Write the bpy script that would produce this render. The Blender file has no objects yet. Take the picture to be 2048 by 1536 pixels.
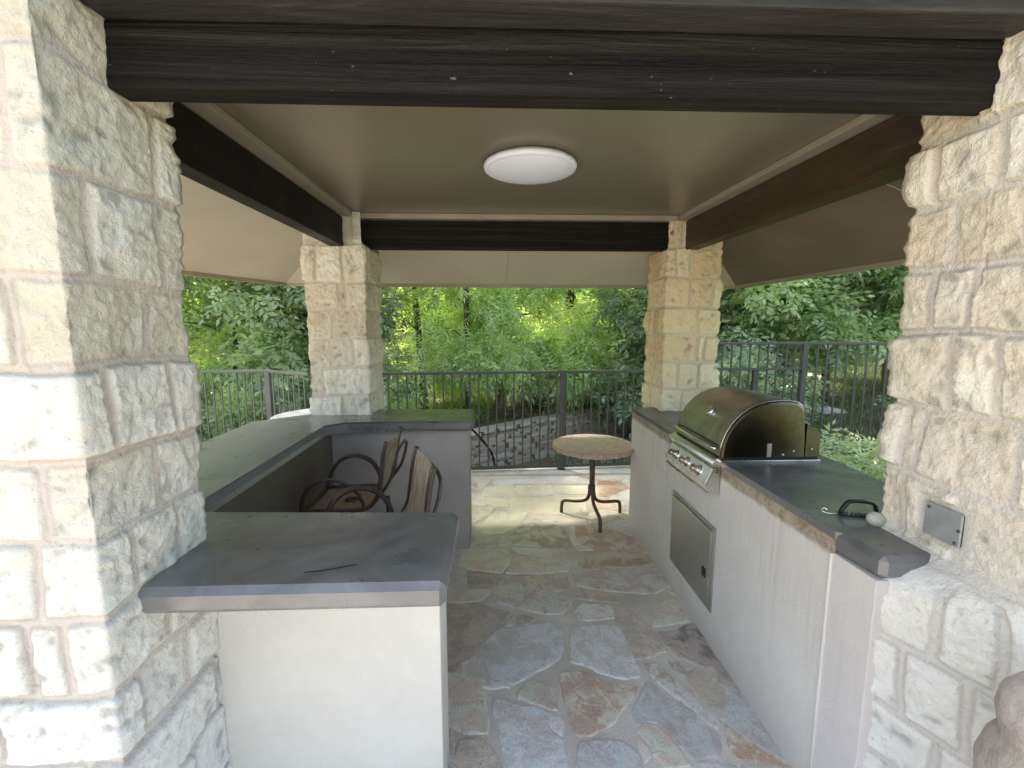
import bpy, bmesh, math, random
import numpy as np
from mathutils import Vector, Matrix, noise
random.seed(7); np.random.seed(7)
R = math.radians
scene = bpy.context.scene
col = scene.collection

# ------------------------------------------------------------------ helpers
def tag(o, label=None, cat=None, group=None, kind=None):
    if label: o['label'] = label
    if cat: o['category'] = cat
    if group: o['group'] = group
    if kind: o['kind'] = kind
    return o

def empty(name, loc=(0, 0, 0), rz=0, **k):
    o = bpy.data.objects.new(name, None); col.objects.link(o)
    o.location = loc; o.rotation_euler = (0, 0, rz); o.empty_display_size = .1
    return tag(o, **k)

def link(name, me, mat, parent=None, smooth=False, **k):
    if mat and not me.materials:
        for m in (mat if isinstance(mat, (list, tuple)) else [mat]): me.materials.append(m)
    if smooth:
        me.polygons.foreach_set('use_smooth', [True] * len(me.polygons))
    o = bpy.data.objects.new(name, me); col.objects.link(o)
    if parent: o.parent = parent
    return tag(o, **k)

def dup_tree(root, loc=None, rz=None):
    c = root.copy(); col.objects.link(c)
    if loc is not None: c.location = loc
    if rz is not None: c.rotation_euler = (0, 0, rz)
    for ch in [o for o in bpy.data.objects if o.parent == root]:
        d = dup_tree(ch); d.parent = c
    return c

class MB:
    """collects primitives in one bmesh"""
    def __init__(s): s.bm = bmesh.new()
    def box(s, a, b, bev=0, M=None, seg=2):
        v = [s.bm.verts.new((x, y, z)) for x in (a[0], b[0]) for y in (a[1], b[1]) for z in (a[2], b[2])]
        fs = [s.bm.faces.new([v[i] for i in q]) for q in ((0,1,3,2),(4,6,7,5),(0,4,5,1),(2,3,7,6),(0,2,6,4),(1,5,7,3))]
        if M: bmesh.ops.transform(s.bm, matrix=M, verts=v)
        if bev:
            es = list({e for f in fs for e in f.edges})
            bmesh.ops.bevel(s.bm, geom=es, offset=bev, segments=seg, affect='EDGES', profile=.6)
        return s
    def prism(s, pts, z0, z1, bev=0, seg=2):
        lo = [s.bm.verts.new((x, y, z0)) for x, y in pts]; hi = [s.bm.verts.new((x, y, z1)) for x, y in pts]
        n = len(pts); fb = s.bm.faces.new(lo[::-1]); ft = s.bm.faces.new(hi)
        for i in range(n): s.bm.faces.new((lo[i], lo[(i+1) % n], hi[(i+1) % n], hi[i]))
        if bev:
            es = list(ft.edges) + list(fb.edges) + [e for e in s.bm.edges if (e.verts[0] in lo and e.verts[1] in hi) or (e.verts[1] in lo and e.verts[0] in hi)]
            bmesh.ops.bevel(s.bm, geom=es, offset=bev, segments=seg, affect='EDGES', profile=.6)
        return s
    def loft(s, rings, cap=True, closed=True):
        rs = [[s.bm.verts.new(p) for p in r] for r in rings]
        for a, b in zip(rs[:-1], rs[1:]):
            n = len(a)
            for i in range(n if closed else n - 1):
                s.bm.faces.new((a[i], a[(i+1) % n], b[(i+1) % n], b[i]))
        if cap:
            s.bm.faces.new(rs[0][::-1]); s.bm.faces.new(rs[-1])
        return s
    def lathe(s, prof, n=32, c=(0, 0, 0), cap=True, axis='z', M=None):
        rings = []
        for r, z in prof:
            rings.append([(c[0] + r*math.cos(2*math.pi*i/n), c[1] + r*math.sin(2*math.pi*i/n), c[2] + z) for i in range(n)])
        k = len(s.bm.verts)
        s.loft(rings, cap)
        if M:
            s.bm.verts.ensure_lookup_table()
            bmesh.ops.transform(s.bm, matrix=M, verts=s.bm.verts[k:])
        return s
    def tube(s, pts, r, n=8, r2=None, flat=None):
        """r radius; flat=(w,h) rectangular-ish section"""
        P = [Vector(p) for p in pts]; rings = []
        up = Vector((0, 0, 1))
        prev = None
        for i, p in enumerate(P):
            t = (P[min(i+1, len(P)-1)] - P[max(i-1, 0)]).normalized()
            if prev is None:
                a = t.cross(up) if abs(t.z) < .95 else t.cross(Vector((0, 1, 0)))
            else: a = prev - t * prev.dot(t)
            a.normalize(); prev = a; b = t.cross(a)
            rr = r if r2 is None else r + (r2 - r) * i / (len(P) - 1)
            ring = []
            for k in range(n):
                an = 2*math.pi*(k + .5)/n; ca, sa = math.cos(an), math.sin(an)
                if flat:
                    e = .35
                    ca = math.copysign(abs(ca)**e, ca)*flat[0]; sa = math.copysign(abs(sa)**e, sa)*flat[1]
                    ring.append(p + a*ca + b*sa)
                else: ring.append(p + (a*ca + b*sa)*rr)
            rings.append(ring)
        return s.loft(rings)
    def mesh(s, name):
        bmesh.ops.recalc_face_normals(s.bm, faces=s.bm.faces)
        me = bpy.data.meshes.new(name); s.bm.to_mesh(me); s.bm.free(); return me
    def build(s, name, mat, parent=None, smooth=False, **k):
        return link(name, s.mesh(name), mat, parent, smooth, **k)

def curve(ctrl, n=8):
    """catmull-rom through control points"""
    P = [Vector(c) for c in ctrl]; P = [2*P[0]-P[1]] + P + [2*P[-1]-P[-2]]; out = []
    for i in range(1, len(P)-2):
        for k in range(n):
            t = k/n; a, b, c, d = P[i-1], P[i], P[i+1], P[i+2]
            out.append(.5*((2*b) + (c-a)*t + (2*a-5*b+4*c-d)*t*t + (3*b-a-3*c+d)*t**3))
    out.append(P[-2]); return out

# ------------------------------------------------------------------ materials
class NT:
    def __init__(s, name):
        s.m = bpy.data.materials.new(name); s.m.use_nodes = True; s.t = s.m.node_tree
        s.t.nodes.clear()
        s.out = s.n('ShaderNodeOutputMaterial'); s.b = s.n('ShaderNodeBsdfPrincipled')
        s.l(s.b.outputs[0], s.out.inputs[0]); s.tc = s.n('ShaderNodeTexCoord')
    def n(s, t, **k):
        x = s.t.nodes.new(t)
        for a, v in k.items(): setattr(x, a, v)
        return x
    def l(s, a, b): s.t.links.new(a, b)
    def setp(s, **k):
        for a, v in k.items():
            i = s.b.inputs[a.replace('_', ' ')]
            if isinstance(v, bpy.types.NodeSocket): s.l(v, i)
            elif isinstance(v, tuple) and len(v) == 3: i.default_value = (*v, 1)
            else: i.default_value = v
        return s
    def mapping(s, scale=(1, 1, 1), src=None):
        m = s.n('ShaderNodeMapping'); m.inputs['Scale'].default_value = scale
        s.l(src or s.tc.outputs['Object'], m.inputs[0]); return m.outputs[0]
    def noise(s, scale, detail=6, rough=.55, vec=None, dist=0, out='Fac'):
        x = s.n('ShaderNodeTexNoise'); x.inputs['Scale'].default_value = scale; x.inputs['Detail'].default_value = detail
        x.inputs['Roughness'].default_value = rough; x.inputs['Distortion'].default_value = dist
        s.l(vec or s.tc.outputs['Object'], x.inputs['Vector']); return x.outputs[out]
    def ramp(s, fac, stops):
        r = s.n('ShaderNodeValToRGB'); s.l(fac, r.inputs[0]); e = r.color_ramp.elements
        while len(e) < len(stops): e.new(.5)
        for i, (p, c) in enumerate(stops):
            e[i].position = p; e[i].color = (*c, 1) if not isinstance(c, (int, float)) else (c, c, c, 1)
        return r.outputs[0]
    def mix(s, fac, a, b, mode='MIX'):
        x = s.n('ShaderNodeMix', data_type='RGBA', blend_type=mode)
        for i, v in ((0, fac), (6, a), (7, b)):
            if isinstance(v, bpy.types.NodeSocket): s.l(v, x.inputs[i])
            elif i == 0: x.inputs[0].default_value = v
            else: x.inputs[i].default_value = (*v, 1)
        return x.outputs[2]
    def math(s, op, a, b=0, c=None, clamp=False):
        x = s.n('ShaderNodeMath', operation=op, use_clamp=clamp)
        for i, v in enumerate((a, b) if c is None else (a, b, c)):
            if isinstance(v, bpy.types.NodeSocket): s.l(v, x.inputs[i])
            else: x.inputs[i].default_value = v
        return x.outputs[0]
    def bump(s, h, strength=.4, dist=.01):
        b = s.n('ShaderNodeBump'); b.inputs['Strength'].default_value = strength; b.inputs['Distance'].default_value = dist
        s.l(h, b.inputs['Height']); s.l(b.outputs[0], s.b.inputs['Normal']); return s
    def attr(s, name, out='Fac'): return s.n('ShaderNodeAttribute', attribute_name=name).outputs[out]
    def sep(s, v=None):
        x = s.n('ShaderNodeSeparateXYZ'); s.l(v or s.tc.outputs['Object'], x.inputs[0]); return x.outputs

def stone_mat(name, c_lo, c_hi, rust, mortar, low_white=0.0):
    t = NT(name)
    tint = t.attr('tint')
    base = t.ramp(tint, [(0, c_lo), (1, c_hi)])
    n1 = t.noise(5, 6, .6); n2 = t.noise(26, 8, .65); n3 = t.noise(2.0, 4, .5)
    pit = t.ramp(t.noise(60, 5, .6), [(.28, .45), (.42, 1.0)])
    c = t.mix(t.ramp(n1, [(.45, 0.0), (.75, .45)]), base, rust)
    c = t.mix(t.ramp(n2, [(.33, .10), (.45, 0.0)]), c, tuple(x*.75 for x in c_lo))
    z = t.sep()[2]
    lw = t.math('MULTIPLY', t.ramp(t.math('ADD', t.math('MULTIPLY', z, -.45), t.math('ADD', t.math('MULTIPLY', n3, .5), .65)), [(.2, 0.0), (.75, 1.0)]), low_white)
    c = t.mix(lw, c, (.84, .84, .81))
    mc = t.mix(n2, mortar, tuple(x*.8 for x in mortar))
    mc = t.mix(t.math('MULTIPLY', lw, .7), mc, (.68, .66, .65))
    c = t.mix(t.attr('mortar'), c, mc)
    c = t.mix(1, c, t.mix(.5, (1, 1, 1), pit), 'MULTIPLY')
    c = t.mix(t.math('MULTIPLY', t.attr('edge'), .6, None, True), c, t.mix(.55, c, (.16, .11, .075)))  # shadow lines along the block edges, put into the colour
    c = t.mix(1, c, t.ramp(t.attr('cav'), [(.08, .66), (.30, .97), (.8, 1.05)]), 'MULTIPLY')  # hollows darkened and ridges lightened: relief shading put into the colour
    t.setp(Base_Color=c, Roughness=.92)
    h = t.math('ADD', t.math('MULTIPLY', t.noise(45, 8, .7), 1.0), t.math('MULTIPLY', t.noise(140, 4, .6), .35))
    t.bump(h, .95, .014)
    return t.m

def stucco_mat(name, c1, c2, dirt=0.0, streak=0.0, band=False):
    t = NT(name)
    n = t.noise(2.2, 5, .6); c = t.mix(t.ramp(n, [(.3, 0.0), (.7, 1.0)]), c1, c2)
    c = t.mix(t.ramp(t.noise(5, 9, .7, None, .5), [(.40, .16), (.58, 0.0)]), c, tuple(x*.80 for x in c1))
    xyz = t.sep(); z = xyz[2]
    if streak:
        s = t.noise(1, 7, .7, t.mapping((42, 42, 1.6)), .4)
        top = t.ramp(t.math('ADD', z, t.math('MULTIPLY', t.noise(3, 4), .25)), [(.45, 0.0), (1.05, 1.0)])
        c = t.mix(t.math('MULTIPLY', t.math('MULTIPLY', t.ramp(s, [(.50, 0.0), (.62, 1.0)]), t.math('MULTIPLY', top, t.ramp(t.noise(2.3, 4), [(.38, .15), (.62, 1.0)]))), streak), c, (.42, .35, .26))
        c = t.mix(t.math('MULTIPLY', top, .45), c, (.50, .44, .35))
    if band:
        e = t.math('ADD', z, t.math('MULTIPLY', t.math('SUBTRACT', t.noise(9, 6, .7), .5), .05))
        bcol = t.mix(t.ramp(t.noise(22, 10, .78, None, .6), [(.42, 0.0), (.56, 1.0)]), (.21, .165, .115), (.38, .315, .23))
        c = t.mix(t.ramp(e, [(.880, 0.0), (.890, 1.0)]), c, bcol)
        edge = t.ramp(e, [(.868, 0.0), (.882, .6), (.892, 0.0)])
        c = t.mix(t.math('MULTIPLY', edge, .8), c, (.11, .08, .05))
    if dirt:
        low = t.ramp(t.math('ADD', z, t.math('MULTIPLY', t.noise(6, 5), .12)), [(.05, 1.0), (.22, 0.0)])
        c = t.mix(t.math('MULTIPLY', low, dirt), c, (.25, .21, .17))
    sp = t.ramp(t.noise(24, 2, .4), [(.13, 1.0), (.165, 0.0)])
    c = t.mix(t.math('MULTIPLY', sp, .5), c, (.2, .16, .12))
    t.setp(Base_Color=c, Roughness=.88)
    t.bump(t.math('ADD', t.noise(160, 4, .6), t.math('MULTIPLY', t.noise(12, 4), 1.4)), .55, .005)
    return t.m

def wood_mat(name, c1, c2, sc, rough=.45, bs=.8):
    t = NT(name)
    g = t.noise(1, 8, .65, t.mapping(sc), .6)
    w = t.noise(2.5, 3, .5)
    c = t.mix(t.ramp(g, [(.30, 0.0), (.56, .45), (.66, 1.0)]), c1, c2)
    t.b.inputs['Specular IOR Level'].default_value = .14
    fl = t.ramp(t.noise(70, 3, .5, t.mapping((.5, 1, 1))), [(.73, 0.0), (.76, 1.0)])
    c = t.mix(t.math('MULTIPLY', fl, .3), c, (.35, .34, .33))
    t.setp(Base_Color=c, Roughness=t.ramp(w, [(.3, rough-.1), (.7, rough+.15)]))
    t.bump(t.math('ADD', g, t.math('MULTIPLY', t.noise(55, 5, .6, t.mapping((.35, 1, 1))), .5)), bs, .008)
    return t.m

def simple(name, c, rough=.5, metal=0, c2=None, ns=8, bump=0, bscale=60, bd=.003, spec=None):
    t = NT(name)
    cc = c if c2 is None else t.mix(t.ramp(t.noise(ns, 6, .6), [(.35, 0.0), (.68, 1.0)]), c, c2)
    t.setp(Base_Color=cc, Roughness=rough, Metallic=metal)
    if bump: t.bump(t.noise(bscale, 5, .6), bump, bd)
    return t.m

M = {}
M['limestone'] = stone_mat('limestone', (0.687, 0.628, 0.496), (0.899, 0.859, 0.753), (0.569, 0.476, 0.343), (0.758, 0.661, 0.564), 1.0)
M['limestone_tan'] = stone_mat('limestone_tan', (0.662, 0.583, 0.461), (0.900, 0.900, 0.785), (0.662, 0.475, 0.274), (0.850, 0.773, 0.648), .9)  # white and tan blocks of the rear left pillar
M['limestone_gold'] = stone_mat('limestone_gold', (0.736, 0.573, 0.361), (0.900, 0.821, 0.566), (0.736, 0.467, 0.198), (0.850, 0.760, 0.577), .45)
M['limestone_right'] = stone_mat('limestone_right', (0.764, 0.653, 0.468), (0.900, 0.838, 0.678), (0.739, 0.542, 0.296), (0.850, 0.782, 0.650), 1.0)
M['beam'] = wood_mat('dark_stained_wood', (.004, .003, .002), (.030, .026, .021), (1.0, 40, 40), .58, 2.0)
M['beam_y'] = wood_mat('dark_stained_wood_lengthwise', (.010, .008, .006), (.030, .024, .017), (22, 1.2, 22), .5, .8)
M['beam_lit'] = wood_mat('dark_stained_wood_lit', (.045, .033, .019), (.085, .064, .040), (22, 1.2, 22), .5, .6)  # same dark wood; light on the right beam put into a browner colour
M['header'] = wood_mat('weathered_dark_fascia', (.022, .020, .017), (.06, .057, .051), (2, 20, 20), .5, .9)
M['ceiling'] = simple('taupe_ceiling_paint', (.165, .145, .10), .30, 0, (.20, .178, .125), 1.4, .25, 90, .002)
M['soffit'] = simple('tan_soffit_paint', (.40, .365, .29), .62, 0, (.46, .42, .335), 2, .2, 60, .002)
M['soffit_dark'] = simple('brown_soffit', (.14, .105, .065), .6, 0, (.19, .145, .095), 2, .2, 60, .002)  # right soffit panel, darker and browner than the other two
M['trim'] = simple('taupe_trim_paint', (.30, .26, .19), .42, 0, (.36, .32, .24), 5, .2, 40, .002)
M['shingle'] = simple('roof_shingle', (.10, .09, .08), .9, 0, (.16, .14, .12), 12, .8, 40, .02)
M['stucco'] = stucco_mat('cream_stucco', (.64, .60, .545), (.70, .665, .61), .3)
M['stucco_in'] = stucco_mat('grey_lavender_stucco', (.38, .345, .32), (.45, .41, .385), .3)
M['stucco_dark'] = stucco_mat('brown_shaded_stucco', (.13, .11, .08), (.17, .145, .11), .3)  # bar side wall: shade under the slab overhang put into the colour
M['stucco_grill'] = stucco_mat('weathered_stucco', (.69, .66, .635), (.77, .74, .715), .2, .72, True)

def slab_mat():
    t = NT('polished_dark_concrete')
    a = t.noise(3.2, 7, .62, None, 1.4); b = t.noise(11, 6, .6, t.mapping((1, .6, 1)), 1.0)
    c = t.mix(t.ramp(a, [(.35, 0.0), (.7, 1.0)]), (.080, .078, .077), (.195, .20, .19))
    c = t.mix(t.ramp(b, [(.5, 0.0), (.75, .5)]), c, (.15, .13, .115))
    c = t.mix(t.math('MULTIPLY', t.ramp(t.math('ADD', t.math('MULTIPLY', t.sep()[0], -1.0), t.math('SUBTRACT', t.math('MULTIPLY', t.noise(2.2, 5), .5), .95)), [(.12, 0.0), (.60, 1.0)]), .8), c, t.mix(a, (.26, .275, .275), (.40, .415, .41)))  # paler toward the left run: sky reflection put into the base colour
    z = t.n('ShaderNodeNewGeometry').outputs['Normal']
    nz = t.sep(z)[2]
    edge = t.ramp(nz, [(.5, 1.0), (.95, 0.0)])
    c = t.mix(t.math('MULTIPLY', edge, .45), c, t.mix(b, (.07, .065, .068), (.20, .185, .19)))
    t.setp(Base_Color=c, Roughness=t.ramp(t.noise(5, 6, .6), [(.3, .22), (.7, .42)]))
    t.b.inputs['Specular IOR Level'].default_value = .8
    t.bump(t.math('ADD', t.noise(9, 5, .6), t.math('MULTIPLY', t.noise(70, 4), .25)), .25, .006)
    return t.m
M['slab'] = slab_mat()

def flag_mat():
    t = NT('flagstone')
    cc = t.attr('stone_col', 'Color'); c2 = t.attr('stone_col2', 'Color')
    off = t.n('ShaderNodeVectorMath', operation='ADD')
    t.l(t.tc.outputs['Object'], off.inputs[0]); t.l(t.attr('stone_off', 'Vector'), off.inputs[1])
    v = off.outputs[0]
    a = t.noise(7, 12, .74, v, .35); b = t.noise(42, 9, .75, v, .2)
    c = t.mix(t.ramp(a, [(.46, 0.0), (.53, 1.0)]), cc, c2)
    c = t.mix(t.ramp(b, [(.50, 0.0), (.68, .35)]), c, t.mix(.45, c, (.14, .115, .09)))
    c = t.mix(t.ramp(t.noise(16, 10, .75, v, .8), [(.53, 0.0), (.62, .55)]), c, (.72, .68, .61))
    c = t.mix(t.ramp(t.noise(9, 10, .78, v, .5), [(.56, 0.0), (.63, .6)]), c, t.mix(.4, c, (.26, .17, .11)))
    c = t.mix(t.ramp(t.noise(120, 4, .6, v), [(.30, .5), (.42, 0.0)]), c, (.10, .08, .06))
    c = t.mix(t.ramp(t.noise(1.1, 3), [(.35, .15), (.6, 0.0)]), c, t.mix(.5, c, (.34, .27, .19)))
    t.setp(Base_Color=c, Roughness=t.ramp(b, [(.3, .52), (.7, .8)]))
    t.bump(t.math('ADD', a, t.math('MULTIPLY', b, .8)), 1.0, .014)
    return t.m
M['flag'] = flag_mat()
def mortar_mat():
    t = NT('floor_mortar')
    c = t.mix(t.noise(9, 7, .7), (.70, .63, .56), (.82, .76, .70))
    c = t.mix(t.ramp(t.noise(2, 4), [(.35, .6), (.6, 0.0)]), c, (.45, .38, .30))
    c = t.mix(t.ramp(t.noise(130, 3), [(.55, 0.0), (.7, .4)]), c, (.25, .2, .16))
    t.setp(Base_Color=c, Roughness=.93); t.bump(t.noise(90, 6, .7), .8, .006); return t.m
M['mortar'] = mortar_mat()
M['curb'] = simple('pale_limestone_curb', (.66, .64, .60), .85, 0, (.50, .49, .46), 9, .6, 50, .006)

def steel(name, c, rough, stain=0):
    t = NT(name)
    g = t.noise(1, 5, .5, t.mapping((3, 2, 90)))
    blot = t.noise(7, 7, .65, None, 1)
    cc = t.mix(t.ramp(blot, [(.45, 0.0), (.75, .8)]), c, tuple(x*y for x, y in zip(c, (.62, .56, .42))))
    if stain:
        xyz = t.sep()
        # heat stain: dark burnt patch low on the end cap, fading to bare metal at the back
        vx = t.math('SUBTRACT', xyz[0], 1.185); vz = t.math('SUBTRACT', xyz[2], 1.035)
        d = t.math('SQRT', t.math('ADD', t.math('POWER', t.math('DIVIDE', vx, .165), 2), t.math('POWER', t.math('DIVIDE', vz, .15), 2)))
        d = t.math('ADD', d, t.math('MULTIPLY', t.math('SUBTRACT', t.noise(7, 5, .6), .5), .9))
        d = t.math('MULTIPLY', d, .5)
        cc = t.mix(t.ramp(d, [(.15, 1.0), (.45, .92), (.80, 0.0)]), cc, (.022, .019, .014))
        cc = t.mix(t.ramp(d, [(.25, 0.0), (.55, .6), (.95, 0.0)]), cc, (.10, .07, .035))
    t.setp(Base_Color=cc, Metallic=1.0, Roughness=t.math('ADD', t.math('MULTIPLY', blot, .18), rough-.05))
    t.bump(g, .05, .002)
    return t.m
M['steel'] = steel('brushed_steel', (.62, .61, .58), .25)
M['hood'] = steel('tarnished_steel_hood', (.50, .475, .44), .40)
M['hood_back'] = steel('smoked_steel', (.16, .14, .10), .35)
M['hood_end'] = steel('burnt_steel_end', (.19, .175, .135), .30, 1)
M['panel'] = simple('bright_steel_panel', (.80, .80, .80), .38, .55)
M['door'] = simple('grey_steel_door', (.33, .33, .305), .42, .6, (.40, .40, .375), 6, .2, 120, .001)
M['chrome'] = simple('chrome', (.75, .74, .72), .12, 1)
M['bronze'] = simple('worn_knob_metal', (.30, .235, .19), .28, 1, (.55, .50, .45), 30)
M['black'] = simple('black_plastic', (.012, .012, .013), .4)
M['darkmetal'] = simple('dark_gap_metal', (.03, .027, .022), .5, .6)
M['fence'] = simple('bronze_grey_fence_paint', (.055, .055, .05), .5, 0, (.08, .08, .07), 4)
M['fence_light'] = simple('pale_grey_fence_paint', (.13, .13, .115), .5, 0, (.17, .17, .155), 4)
M['chair'] = simple('brown_powder_coat', (.055, .034, .030), .38, 0, (.09, .06, .05), 20, .2, 200, .001)
M['rust'] = simple('rusty_brown_metal', (.075, .045, .036), .55, .2, (.13, .075, .05), 14, .4, 120, .002)
def sling_mat():
    t = NT('woven_tan_sling')
    s = t.noise(1, 6, .6, t.mapping((60, 60, 1.5)))
    c = t.mix(t.ramp(s, [(.3, 0.0), (.7, 1.0)]), (.16, .12, .08), (.44, .36, .26))
    t.setp(Base_Color=c, Roughness=.8); t.bump(t.noise(1, 2, .5, t.mapping((500, 500, 120))), .4, .002); return t.m
M['sling'] = sling_mat()
M['tabletop'] = simple('travertine_top', (.64, .45, .41), .65, 0, (.80, .64, .60), 22, .4, 80, .003)
M['tableedge'] = simple('rusty_stone_edge', (.44, .27, .16), .7, 0, (.6, .48, .38), 22, .8, 70, .006)
def diffuser():
    t = NT('white_acrylic_diffuser'); t.setp(Base_Color=(.80, .82, .93), Roughness=.3, Subsurface_Weight=.1); return t.m
M['diffuser'] = diffuser()
M['white'] = simple('white_enamel', (.80, .80, .78), .35)
M['pvc'] = simple('white_pvc', (.78, .78, .74), .5)
M['plate'] = simple('galvanised_plate', (.42, .45, .47), .42, .7, (.55, .58, .60), 14, .3, 60, .002)
M['ornament'] = simple('taupe_cast_stone', (.30, .265, .235), .9, 0, (.44, .395, .355), 26, .9, 120, .006)
M['soap'] = simple('pale_green_stone', (.52, .52, .42), .5, 0, (.36, .38, .27), 12)
M['drystone'] = stone_mat('drystone', (.46, .37, .29), (.78, .67, .56), (.54, .39, .28), (.2, .17, .14), 0)
M['rock'] = stone_mat('field_rock', (.40, .38, .34), (.60, .58, .53), (.36, .31, .24), (.2, .17, .14), 0)

def bark(name, a, b):
    t = NT(name)
    g = t.noise(1, 7, .65, t.mapping((22, 22, 3)), 1)
    t.setp(Base_Color=t.mix(t.ramp(g, [(.35, 0.0), (.65, 1.0)]), a, b), Roughness=.95); t.bump(g, 1, .02); return t.m
M['bark'] = bark('grey_brown_bark', (.085, .062, .045), (.20, .155, .115))
M['bark_dark'] = bark('dark_bark', (.06, .045, .034), (.13, .10, .075))
M['bark_tan'] = bark('tan_bark', (.17, .12, .08), (.30, .235, .165))

def leaf_mat(name, stops, trans=.45):
    t = NT(name)
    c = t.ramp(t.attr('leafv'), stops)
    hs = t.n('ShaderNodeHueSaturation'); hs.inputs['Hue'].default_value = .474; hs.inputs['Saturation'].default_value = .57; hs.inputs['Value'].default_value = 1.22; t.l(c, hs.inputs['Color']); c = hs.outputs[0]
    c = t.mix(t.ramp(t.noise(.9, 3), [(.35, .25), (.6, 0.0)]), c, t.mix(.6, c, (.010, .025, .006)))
    t.setp(Base_Color=c, Roughness=.36)
    t.b.inputs['Specular IOR Level'].default_value = .6
    tr = t.n('ShaderNodeBsdfTranslucent'); tc = t.mix(1, c, (1.30, 1.40, .75), 'MULTIPLY'); t.l(tc, tr.inputs[0])
    mx = t.n('ShaderNodeMixShader'); mx.inputs[0].default_value = trans
    t.l(t.b.outputs[0], mx.inputs[1]); t.l(tr.outputs[0], mx.inputs[2]); t.l(mx.outputs[0], t.out.inputs[0])
    return t.m
M['leaf_mid'] = leaf_mat('mid_green_leaves', [(0, (0.099, 0.208, 0.065)), (.5, (0.241, 0.437, 0.132)), (1, (0.480, 0.720, 0.206))])
M['leaf_light'] = leaf_mat('light_green_leaves', [(0, (0.175, 0.328, 0.087)), (.5, (0.372, 0.612, 0.147)), (1, (0.699, 0.850, 0.234))], .5)
M['leaf_dark'] = leaf_mat('dark_green_leaves', [(0, (0.088, 0.178, 0.079)), (.5, (0.206, 0.384, 0.155)), (1, (0.410, 0.628, 0.231))], .35)
M['leaf_yellow'] = leaf_mat('yellow_green_leaves', [(0, (0.166, 0.226, 0.059)), (.5, (0.345, 0.424, 0.138)), (1, (0.579, 0.566, 0.303))], .55)
M['grass'] = leaf_mat('grass_blades', [(0, (.05, .09, .02)), (.5, (.10, .16, .03)), (1, (.20, .24, .06))], .3)
def ground_mat():
    t = NT('garden_soil_and_grass')
    n = t.noise(.8, 7, .65); f = t.noise(14, 8, .7)
    soil = t.mix(f, (.13, .105, .075), (.27, .23, .17)); gr = t.mix(f, (.045, .075, .018), (.12, .16, .045))
    xyz = t.sep()
    right = t.ramp(t.math('ADD', t.math('MULTIPLY', xyz[0], .25), t.math('MULTIPLY', t.math('SUBTRACT', n, .5), 2.2)), [(.50, 0.0), (.75, 1.0)])
    t.setp(Base_Color=t.mix(right, soil, gr), Roughness=.97); t.bump(f, .8, .03); return t.m
M['ground'] = ground_mat()
M['added_patio_rear'] = simple('added_pale_concrete_paving', (.60, .57, .52), .85, 0, (.68, .65, .6), 3, .3, 60, .004)

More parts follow.
